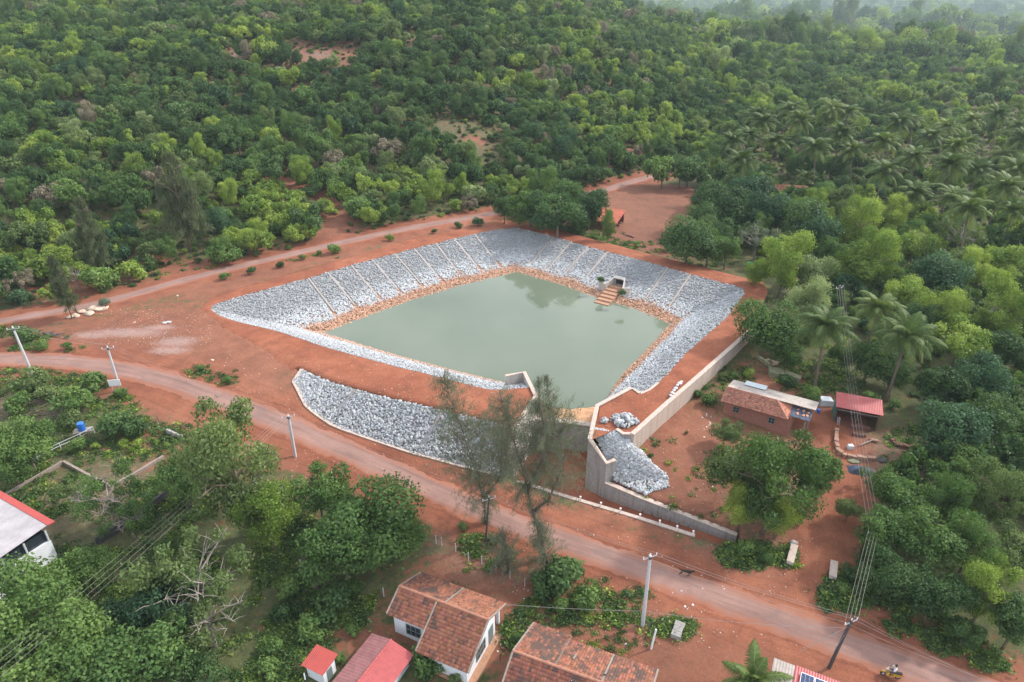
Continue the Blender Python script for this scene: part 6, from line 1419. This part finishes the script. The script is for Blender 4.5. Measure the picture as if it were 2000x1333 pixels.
# posts
def post(px, py, hgt, m, label, r=.06, cat='post', grp=None, lean=(0, 0), name='fence_post'):
    g = PG(px, py); mb = MB(); mb.tube([g-Vector((0, 0, .3)), g+Vector((lean[0], lean[1], hgt))], [r, r*.8], 6); return tag(mb.build(name, m, None, org=g), label, cat, grp)
for k_, (px, py) in enumerate(((852,1062),(863,1066),(890,1078),(915,1096),(941,1103),(969,1117),(996,1130),(1025,1146),(750,1165))): post(px, py, 1.2, M['pole'], f'{ORD[k_]} pale fence post from the left below the road' if k_ < 8 else 'single pale fence post near the tiled house', .07, grp='fence posts below the road')
post(1240, 1166, 1.7, M['pole_dark'], 'thin dark post at the road edge left of the concrete pole', .06); post(1258, 1250, 2.0, M['pole_dark'], 'thin dark stake between the concrete pole and the short white post', .05, lean=(.5, .3))
post(1271, 1268, 2.5, M['white_paint'], 'short whitish post at the foot of the concrete pole', .11, lean=(.3, .2)); post(1012, 1240, .9, M['pole_dark'], 'dark short stake in the bush between the tiled houses', .05)
post(977, 1290, .9, M['pole_dark'], 'dark stake near the right wall of the tiled house', .05)
for px, py in ((313,832),(345,846),(340,862)): post(px, py, 1.5, M['bark'], 'brown stake at the corner of the walled plot by the tree', .06, grp='stakes at the plot')
# notice board
g = PG(229, 765); o = empty('notice_board', g, 'plain white notice board on legs at the road bend', 'sign'); f = Fr(g.x, g.y, 12)
mb = MB(); mb.box(f, -.75, .75, -.03, .03, .9+g.z, 1.9+g.z); mb.build('board', M['white_paint'], o)
for s in (-.5, .5):
    mb = MB(); mb.tube([f(s, -.06, g.z-.3), f(s, -.06, g.z+1.7)], .04, 5); mb.build('leg', M['metal'], o)
# barrel on stand, rail fence, plot walls
g = gpt(165, 851); o = empty('barrel_stand', g, 'wooden stand under the blue barrel', 'stand'); f = Fr(g.x, g.y, 18)
for u in (-.6, .6):
    for v in (-.4, .4):
        mb = MB(); mb.tube([f(u, v, g.z-.2), f(u, v, g.z+.75)], .05, 5); mb.build('leg', M['bark_pale'], o)
mb = MB(); mb.box(f, -1.0, 1.0, -.55, .55, g.z+.75, g.z+.85); mb.build('shelf', M['bark_pale'], o)
g2 = g+Vector((0, 0, .85)); mb = MB(); mb.tube([g2, g2+Vector((0, 0, .05)), g2+Vector((0, 0, .55)), g2+Vector((0, 0, 1.05)), g2+Vector((0, 0, 1.1))], [.40, .43, .45, .43, .38], 14); b = mb.build('barrel', M['blue'], None, org=g2); tag(b, 'blue plastic barrel on a stand in the garden plot', 'barrel')
g = gpt(3, 938); o = empty('rail_fence', g, 'pale rail fence running up through the left bushes', 'fence')
FP = [gpt(a, b) for a, b in ((-20,945),(30,920),(75,900),(120,878),(160,860),(185,846))]
for p in FP:
    mb = MB(); mb.tube([p-Vector((0, 0, .3)), p+Vector((0, 0, 1.0))], .06, 5); mb.build('post', M['pole'], o)
for hgt in (.55, .95):
    mb = MB(); mb.tube([p+Vector((0, 0, hgt)) for p in FP], .045, 5); mb.build('rail', M['pole'], o)
lowwall('plot_wall', [(10,972),(60,943),(124,906)], .28, .45, M['verge'], 'low brown plot wall running down to the grey roofed building', blocky=False); lowwall('plot_wall', [(126,906),(170,930),(215,952)], .28, .45, M['verge'], 'low brown plot wall behind the thin sparse tree', blocky=False)
lowwall('plot_wall', [(215,955),(262,930),(320,895)], .28, .4, M['verge'], 'low plot wall partly under the tall yellowish tree', blocky=False); lowwall('plot_wall', [(328,848),(345,856),(368,864)], .3, .8, M['concrete_dark'], 'dark low wall at the plot corner by the road', blocky=False)
lowwall('boundary_wall', [(190,1065),(255,1025),(330,970)], .3, 1.0, M['pole_dark'], 'dark stained boundary wall under the lower left wires', blocky=False)
# boulders and logs by the dirt track
for i, (px, py, r) in enumerate(((150,618,.7),(165,610,.7),(176,613,.85),(188,603,1.0),(197,604,.8),(206,605,.65),(140,620,.6))): rockobj(px, py, r, M['boulder'], 'tan boulder '+['at the left front','second from the left','in the middle','largest near the right end','behind the largest one','rightmost','leftmost'][i]+' of the boulder group by the track', 'boulder', 'boulder', 'boulders beside the dirt track', 1.35, .8)
for i, (a, b, t_) in enumerate((((85,652),(120,660),.16),((100,658),(128,654),.12),((90,657),(108,649),.1))):
    p, q = gpt(*a, .15), gpt(*b, .2); mb = MB(); mb.tube([p, p.lerp(q, .5)+Vector((0, 0, .12)), q], [t_, t_*.9, t_*.5], 6); tag(mb.build('dead_log', M['pole_dark'], None, org=p), ['thickest','right hand','thin upper'][i]+' dead log lying on the soil near the left pole', 'log', 'dead logs near the left pole')
for i, (px, py, r) in enumerate(((322,632,.45),(330,630,.35),(262,631,.3),(415,704,.3),(347,578,.25))): rockobj(px, py, r, M['boulder'] if i > 1 else M['pole'], ['pale split rock on the dirt field','small rock beside the split rock','whitish stone on the gravel patch','lone pale stone above the road','small pale stone at the bund foot'][i], 'stone', 'loose_stone')
# brush pile: sticks at the left
g = gpt(60, 800); o = empty('stick_pile', g, 'grey brown pile of dry sticks below the road at the left', 'stick pile'); mb = MB()
for i in range(150):
    p = gpt(rnd.uniform(0, 125), rnd.uniform(765, 812), rnd.uniform(.05, .35)) if i < 40 else None
    if p is None: p = g+Vector((rnd.uniform(-5, 5), rnd.uniform(-2.5, 2.5), rnd.uniform(.1, .5)))
    a = rnd.gauss(.35, .5); l = rnd.uniform(.8, 2.2); mb.tube([p, p+Vector((math.cos(a)*l, math.sin(a)*l, rnd.uniform(-.1, .25)))], .035, 4)
tag(mb.build('stick', M['bark'], o), kind='stuff')
# culvert parapets, block ruin, sprouting stump
for k_, (a, b, lab) in enumerate((((1550,1072),(1541,1106),'left pale concrete parapet of the lane culvert'),((1627,1104),(1624,1135),'right pale concrete parapet of the lane culvert'))):
    p, q = gpt(*a), gpt(*b); t = (q-p).normalized(); s = Vector((t.y, -t.x, 0))*.32; z = Vector((0, 0, .55)); d = Vector((0, 0, -.8)); o = empty('parapet', p, lab, 'parapet')
    mb = MB(); mb.hull8([p-s+d, q-s+d, q+s+d, p+s+d, p-s+z, q-s+z, q+s+z, p+s+z]); mb.build('block', M['concrete'], o); s *= 1.15; z2 = z+Vector((0, 0, .003)); z3 = z+Vector((0, 0, .12))
    mb = MB(); mb.hull8([p-s+z2, q-s+z2, q+s+z2, p+s+z2, p-s+z3, q-s+z3, q+s+z3, p+s+z3]); mb.build('cap', M['concrete_pink'], o)
rockobj(1549, 1064, .5, M['concrete_dark'], 'small grey block standing behind the left parapet', 'block', 'stone_block', None, .9, 1.3)
lowwall('ruined_wall', [(1318,1250),(1328,1222)], .9, .55, M['concrete_dark'], 'broken grey block wall beside the whitish post', n=4)
g = PG(618, 1148); o = empty('sprouting_stump', g, 'pollarded tree stump with bare upright limbs in the thicket', 'stump'); mb = MB()
mb.tube([g-Vector((0, 0, .3)), g+Vector((.1, 0, 1.0)), g+Vector((.0, .1, 1.8))], [.42, .38, .36], 8); mb.build('trunk', M['bark'], o)
for a, r in (((-.9, .2, 2.5), .22), ((-.25, .2, 3.1), .2), ((.55, .0, 3.6), .2), ((.95, .3, 2.9), .15), ((-1.3, .3, 3.6), .12)):
    mb = MB(); mb.tube([g+Vector((0, 0, 1.4)), g+Vector((a[0]*.6, a[1]*.6, 2.0)), g+Vector(a)], [r*1.1, r, r*.7], 6); mb.build('limb', M['bark_pale'], o)
# bare pale forked tree at the far bund corner
g = PG(1048, 440); o = empty('bare_tree', g, 'bare pale forked tree at the far bund corner', 'tree'); mb = MB()
for pts in (((0, 0, 0), (-.2, 0, 3), (-.6, 0, 5.5), (-1.2, .2, 8)), ((-.25, 0, 3.2), (.4, 0, 5), (.7, 0, 7.2)), ((.2, 0, .1), (1.6, .1, 1.2), (2.6, .2, 2.0), (3.0, .2, 3.0)), ((-.6, 0, 5.5), (0, .2, 7), (.2, .2, 8.4))): mb.tube([g+Vector(p) for p in pts], [.14]+[.09]*(len(pts)-2)+[.04], 6)
mb.build('branch', M['bark_pale'], o)
# green tank by the corner, litter
g = PG(1462, 527); mb = MB(); mb.tube([g, g+Vector((0, 0, .1)), g+Vector((0, 0, 1.4)), g+Vector((0, 0, 1.6))], [.6, .65, .65, .3], 12); tag(mb.build('water_tank', make_plain('green_plastic', (.03, .22, .13), .5), None, org=g), 'green water tank under the yellow tree at the right bund corner', 'tank')
for i in range(60):
    if i < 14: px, py = 1384+rnd.uniform(-14, 10), 835+rnd.uniform(-28, 24)
    elif i < 24: px, py = 700+rnd.uniform(-25, 25), 1205+rnd.uniform(-12, 12)
    elif i < 30: px, py = 970+rnd.uniform(-12, 12), 1250+rnd.uniform(-10, 10)
    else: px, py = rnd.choice(((rnd.uniform(1290, 1420), rnd.uniform(1145, 1200)), (rnd.uniform(900, 1250), rnd.uniform(1150, 1290)), (rnd.uniform(600, 1000), rnd.uniform(735, 775)), (rnd.uniform(1230, 1400), rnd.uniform(840, 960))))
    if i == 0: LT = []
    LT.append(tuple(PG(px, py)+Vector((0, 0, .03))))
LT = np.array(LT); c0 = LT.mean(0)
tag(link('litter', stones_mesh('litter', LT-c0, np.tile([0, 0, 1.], (len(LT), 1)), rng.uniform(.07, .16, len(LT)), np.repeat(rng.uniform(.45, .8, (len(LT), 1)), 3, 1)), None, c0), kind='stuff'); tag(bpy.data.objects['litter'], 'whitish scraps and small stones scattered on the red soil', 'litter')
n = 2600; PXY = []
for (x0, x1, y0, y1, q) in ((420, 980, 690, 790, 500), (200, 420, 630, 700, 500), (1180, 1420, 780, 960, 300), (560, 1000, 780, 960, 500), (1000, 1600, 1020, 1250, 500), (640, 1000, 460, 530, 300)):
    for _ in range(q):
        z = 0 if (y1 < 800 and x0 > 400) else -2.5-(2.5 if y1 > 1000 else 0); p = P(rnd.uniform(x0, x1), rnd.uniform(y0, y1), z); PXY.append((p.x, p.y))
PXY = np.array(PXY); kk = ~inpoly(PXY[:, 0], PXY[:, 1], crest_poly) & ~inpoly(PXY[:, 0], PXY[:, 1], BASIN) & (linedist(PXY[:, 0], PXY[:, 1], mainxy) > 1.8); PXY = PXY[kk]
zz = np.where(inpoly(PXY[:, 0], PXY[:, 1], outer_poly), .10, ground0(PXY[:, 0], PXY[:, 1])+.02); n = len(PXY)
tag(link('pebbles', stones_mesh('pebbles', np.c_[PXY, zz], np.tile([0, 0, 1.], (n, 1)), rng.uniform(.035, .11, n), np.array([.40, .28, .22])*rng.uniform(.6, 1.6, (n, 1)))), kind='stuff'); tag(bpy.data.objects['pebbles'], 'small stones and clods scattered on bare red soil', 'pebbles')
# ------------------------------------------------------------------ dog, scooter and rider
def skin_body(name, verts, edges, m, parent, sub=2, root=0):
    """one continuous surface grown on a skeleton: verts (x, y, z, rx, ry)"""
    me = bpy.data.meshes.new(name); me.from_pydata([v[:3] for v in verts], edges, []); o = link(name, me, parent)
    sk = o.modifiers.new('skin', 'SKIN'); sv = me.skin_vertices[0].data
    for v, s in zip(verts, sv): s.radius = (v[3], v[4] if len(v) > 4 else v[3]); s.use_root = False
    sv[root].use_root = True; ss = o.modifiers.new('smooth', 'SUBSURF'); ss.levels = sub; ss.render_levels = sub
    bpy.context.view_layer.update(); dg = bpy.context.evaluated_depsgraph_get(); ev = bpy.data.meshes.new_from_object(o.evaluated_get(dg)); o.modifiers.clear(); o.data = ev
    ev.materials.clear(); ev.materials.append(m); ev.polygons.foreach_set('use_smooth', [True]*len(ev.polygons)); return o
g = PG(1338, 1124); p2 = PG(1352, 1127); o = empty('dog', g, 'black dog walking along the far edge of the road', 'dog', math.atan2(p2.y-g.y, p2.x-g.x))
dv = [(0,0,.60,.13),(.28,0,.60,.15),(.48,0,.64,.12),(.66,0,.76,.09),(.80,0,.80,.085),(.95,0,.74,.05),(-.22,0,.60,.11),(-.40,0,.60,.11),(-.55,0,.70,.035),(-.72,0,.86,.028),(-.80,0,.98,.02),
 (.40,.10,.42,.06),(.46,.11,.22,.035),(.50,.11,.03,.035),(.40,-.10,.42,.06),(.30,-.11,.22,.035),(.26,-.11,.03,.035),(-.36,.10,.42,.075),(-.48,.11,.24,.035),(-.40,.11,.03,.035),(-.36,-.10,.42,.075),(-.58,-.11,.25,.035),(-.56,-.11,.03,.035),(.78,.06,.90,.03),(.78,-.06,.90,.03)]
de = [(0,1),(1,2),(2,3),(3,4),(4,5),(0,6),(6,7),(7,8),(8,9),(9,10),(2,11),(11,12),(12,13),(2,14),(14,15),(15,16),(7,17),(17,18),(18,19),(7,20),(20,21),(21,22),(4,23),(4,24)]
skin_body('body', dv, de, M['black'], o)
g = PG(1738, 1322); g2 = PG(1716, 1316); ang = math.atan2(g2.y-g.y, g2.x-g.x)
o = empty('scooter', g, 'mustard yellow motor scooter ridden along the near road edge', 'scooter', ang)
def wheel(x):
    mb = MB(); mb.tube([(x, -.05, .25), (x, .05, .25)], [.25, .25], 16); w_ = link('wheel', mb.mesh('wheel', [M['rubber']]), o); mb = MB(); mb.tube([(x, -.055, .25), (x, .055, .25)], [.13, .13], 12); link('rim', mb.mesh('rim', [M['metal']]), w_)
wheel(.62); wheel(-.58)
F0 = Fr(0, 0, 0)
mb = MB(); mb.hull8([(-.85,-.18,.42),(-.1,-.2,.32),(-.1,.2,.32),(-.85,.18,.42),(-.9,-.14,.66),(-.12,-.17,.68),(-.12,.17,.68),(-.9,.14,.66)]); mb.hull8([(-.1,-.2,.27),(.38,-.2,.27),(.38,.2,.27),(-.1,.2,.27),(-.1,-.2,.34),(.38,-.2,.34),(.38,.2,.34),(-.1,.2,.34)])
link('body', mb.mesh('body', [M['yellow']]), o)
mb = MB(); mb.hull8([(.36,-.2,.30),(.46,-.17,.30),(.46,.17,.30),(.36,.2,.30),(.28,-.16,.98),(.42,-.12,.98),(.42,.12,.98),(.28,.16,.98)]); mb.hull8([(.40,-.10,.5),(.86,-.08,.48),(.86,.08,.48),(.40,.10,.5),(.44,-.09,.60),(.82,-.06,.58),(.82,.06,.58),(.44,.09,.60)]); link('front_shield', mb.mesh('front_shield', [M['yellow']]), o)
mb = MB(); mb.hull8([(-.85,-.14,.665),(-.1,-.15,.685),(-.1,.15,.685),(-.85,.14,.665),(-.85,-.12,.78),(-.1,-.13,.76),(-.1,.13,.76),(-.85,.12,.78)]); link('seat', mb.mesh('seat', [M['rubber']]), o)
mb = MB(); mb.tube([(.30,-.36,1.02),(.34,-.1,1.0),(.34,.1,1.0),(.30,.36,1.02)], .025, 6); mb.tube([(.34,0,1.),(.48,0,.6),(.62,0,.25)], .04, 6); link('handlebar', mb.mesh('handlebar', [M['metal']]), o)
mb = MB(); mb.tube([(.42,0,.92),(.50,0,.91)], [.11,.09], 10); link('headlight', mb.mesh('headlight', [M['steel_sheet']]), o)
for s in (-1, 1):
    mb = MB(); mb.tube([(.30,.3*s,1.02),(.26,.34*s,1.2)], .012, 4); mb.hull8([(.25,.28*s-.05,1.18),(.27,.28*s-.05,1.18),(.27,.28*s+.05,1.18),(.25,.28*s+.05,1.18),(.25,.28*s-.05,1.27),(.27,.28*s-.05,1.27),(.27,.28*s+.05,1.27),(.25,.28*s+.05,1.27)]); link('mirror', mb.mesh('mirror', [M['metal']]), o)
mb = MB(); mb.box(F0, -.98, -.9, -.1, .1, .52, .66); link('tail_light', mb.mesh('tail_light', [M['red_bright']]), o)
o = empty('person', g, 'scooter rider in a white shirt and dark trousers with short black hair', 'person', ang)
# rider: pelvis on the seat, feet on the footboard, hands on the bar
pv = [(-.28,0,.86,.15,.13),(-.24,0,1.08,.15,.12),(-.20,0,1.28,.17,.12),(-.18,0,1.40,.10,.09),(-.16,0,1.47,.055,.055),
 (-.10,.13,.86,.095),(.16,.16,.82,.075),(.12,.16,.55,.055),(.10,.16,.40,.045),(.24,.16,.37,.04),(-.10,-.13,.86,.095),(.16,-.16,.82,.075),(.12,-.16,.55,.055),(.10,-.16,.40,.045),(.24,-.16,.37,.04),
 (-.17,.20,1.36,.07),(-.02,.29,1.14,.05),(.24,.30,1.05,.036),(.31,.30,1.04,.035),(-.17,-.20,1.36,.07),(-.02,-.29,1.14,.05),(.24,-.30,1.05,.036),(.31,-.30,1.04,.035)]
pe = [(0,1),(1,2),(2,3),(3,4),(0,5),(5,6),(6,7),(7,8),(8,9),(0,10),(10,11),(11,12),(12,13),(13,14),(3,15),(15,16),(16,17),(17,18),(3,19),(19,20),(20,21),(21,22)]
b = skin_body('body', pv, pe, M['shirt'], o)
b.data.materials.append(M['trousers']); b.data.materials.append(M['skin'])
for pl in b.data.polygons:
    c = pl.center
    if c.z < .92 or (c.x > -.14 and c.z < .98 and abs(c.y) < .25): pl.material_index = 1
    if c.x > .02 and c.z > .98 and abs(c.y) > .2: pl.material_index = 2
    if c.z > 1.44 or (c.z < .42 and c.x > .05): pl.material_index = 2
bm = bmesh.new(); bmesh.ops.create_uvsphere(bm, u_segments=14, v_segments=10, radius=.105); bmesh.ops.scale(bm, vec=(1.05, .82, 1.22), verts=bm.verts[:])
for v in bm.verts:
    if v.co.x > .08 and abs(v.co.y) < .03 and -.03 < v.co.z < .03: v.co.x += .02
bmesh.ops.translate(bm, vec=(-.14, 0, 1.60), verts=bm.verts[:]); me = bpy.data.meshes.new('head'); bm.to_mesh(me); bm.free(); me.materials.append(M['skin']); hd_ = link('head', me, o)
bm = bmesh.new(); bmesh.ops.create_uvsphere(bm, u_segments=14, v_segments=10, radius=.115); bmesh.ops.scale(bm, vec=(1.08, .86, 1.1), verts=bm.verts[:])
bmesh.ops.delete(bm, geom=[v for v in bm.verts if v.co.z < -.01 and v.co.x > -.03 or v.co.z < -.07 or (v.co.x > .07 and v.co.z < .05)], context='VERTS'); bmesh.ops.translate(bm, vec=(-.152, 0, 1.625), verts=bm.verts[:]); me = bpy.data.meshes.new('hair'); bm.to_mesh(me); bm.free(); me.materials.append(M['hair']); link('hair', me, hd_)
for s in (-1, 1):      # five fingers closed round each grip
    mb = MB()
    for k_ in range(4): y = s*(.275+.02*k_); mb.tube([(.29,y,1.055),(.33,y,1.06),(.345,y,1.03),(.325,y,1.0),(.30,y,1.0)], [.011,.011,.010,.009,.007], 5)
    mb.tube([(.28,s*.265,1.04),(.29,s*.245,1.01),(.32,s*.24,.995)], [.012,.011,.008], 5); link('hand', mb.mesh('hand', [M['skin']], smooth=True), o)
# ------------------------------------------------------------------ the hazy air
hm = bpy.data.materials.new('haze'); hm.use_nodes = True; n = hm.node_tree; n.nodes.clear()
o_ = n.nodes.new('ShaderNodeOutputMaterial'); v_ = n.nodes.new('ShaderNodeVolumePrincipled'); v_.inputs['Color'].default_value = (.76, .88, 1.0, 1); v_.inputs['Density'].default_value = HAZE
n.links.new(v_.outputs[0], o_.inputs['Volume'])
mb = MB(); mb.hull8([(-7300, -80, -140), (7300, -80, -140), (7300, 9100, -140), (-7300, 9100, -140), (-7300, -80, 330), (7300, -80, 330), (7300, 9100, 330), (-7300, 9100, 330)])
tag(mb.build('haze', hm, None), kind='stuff')
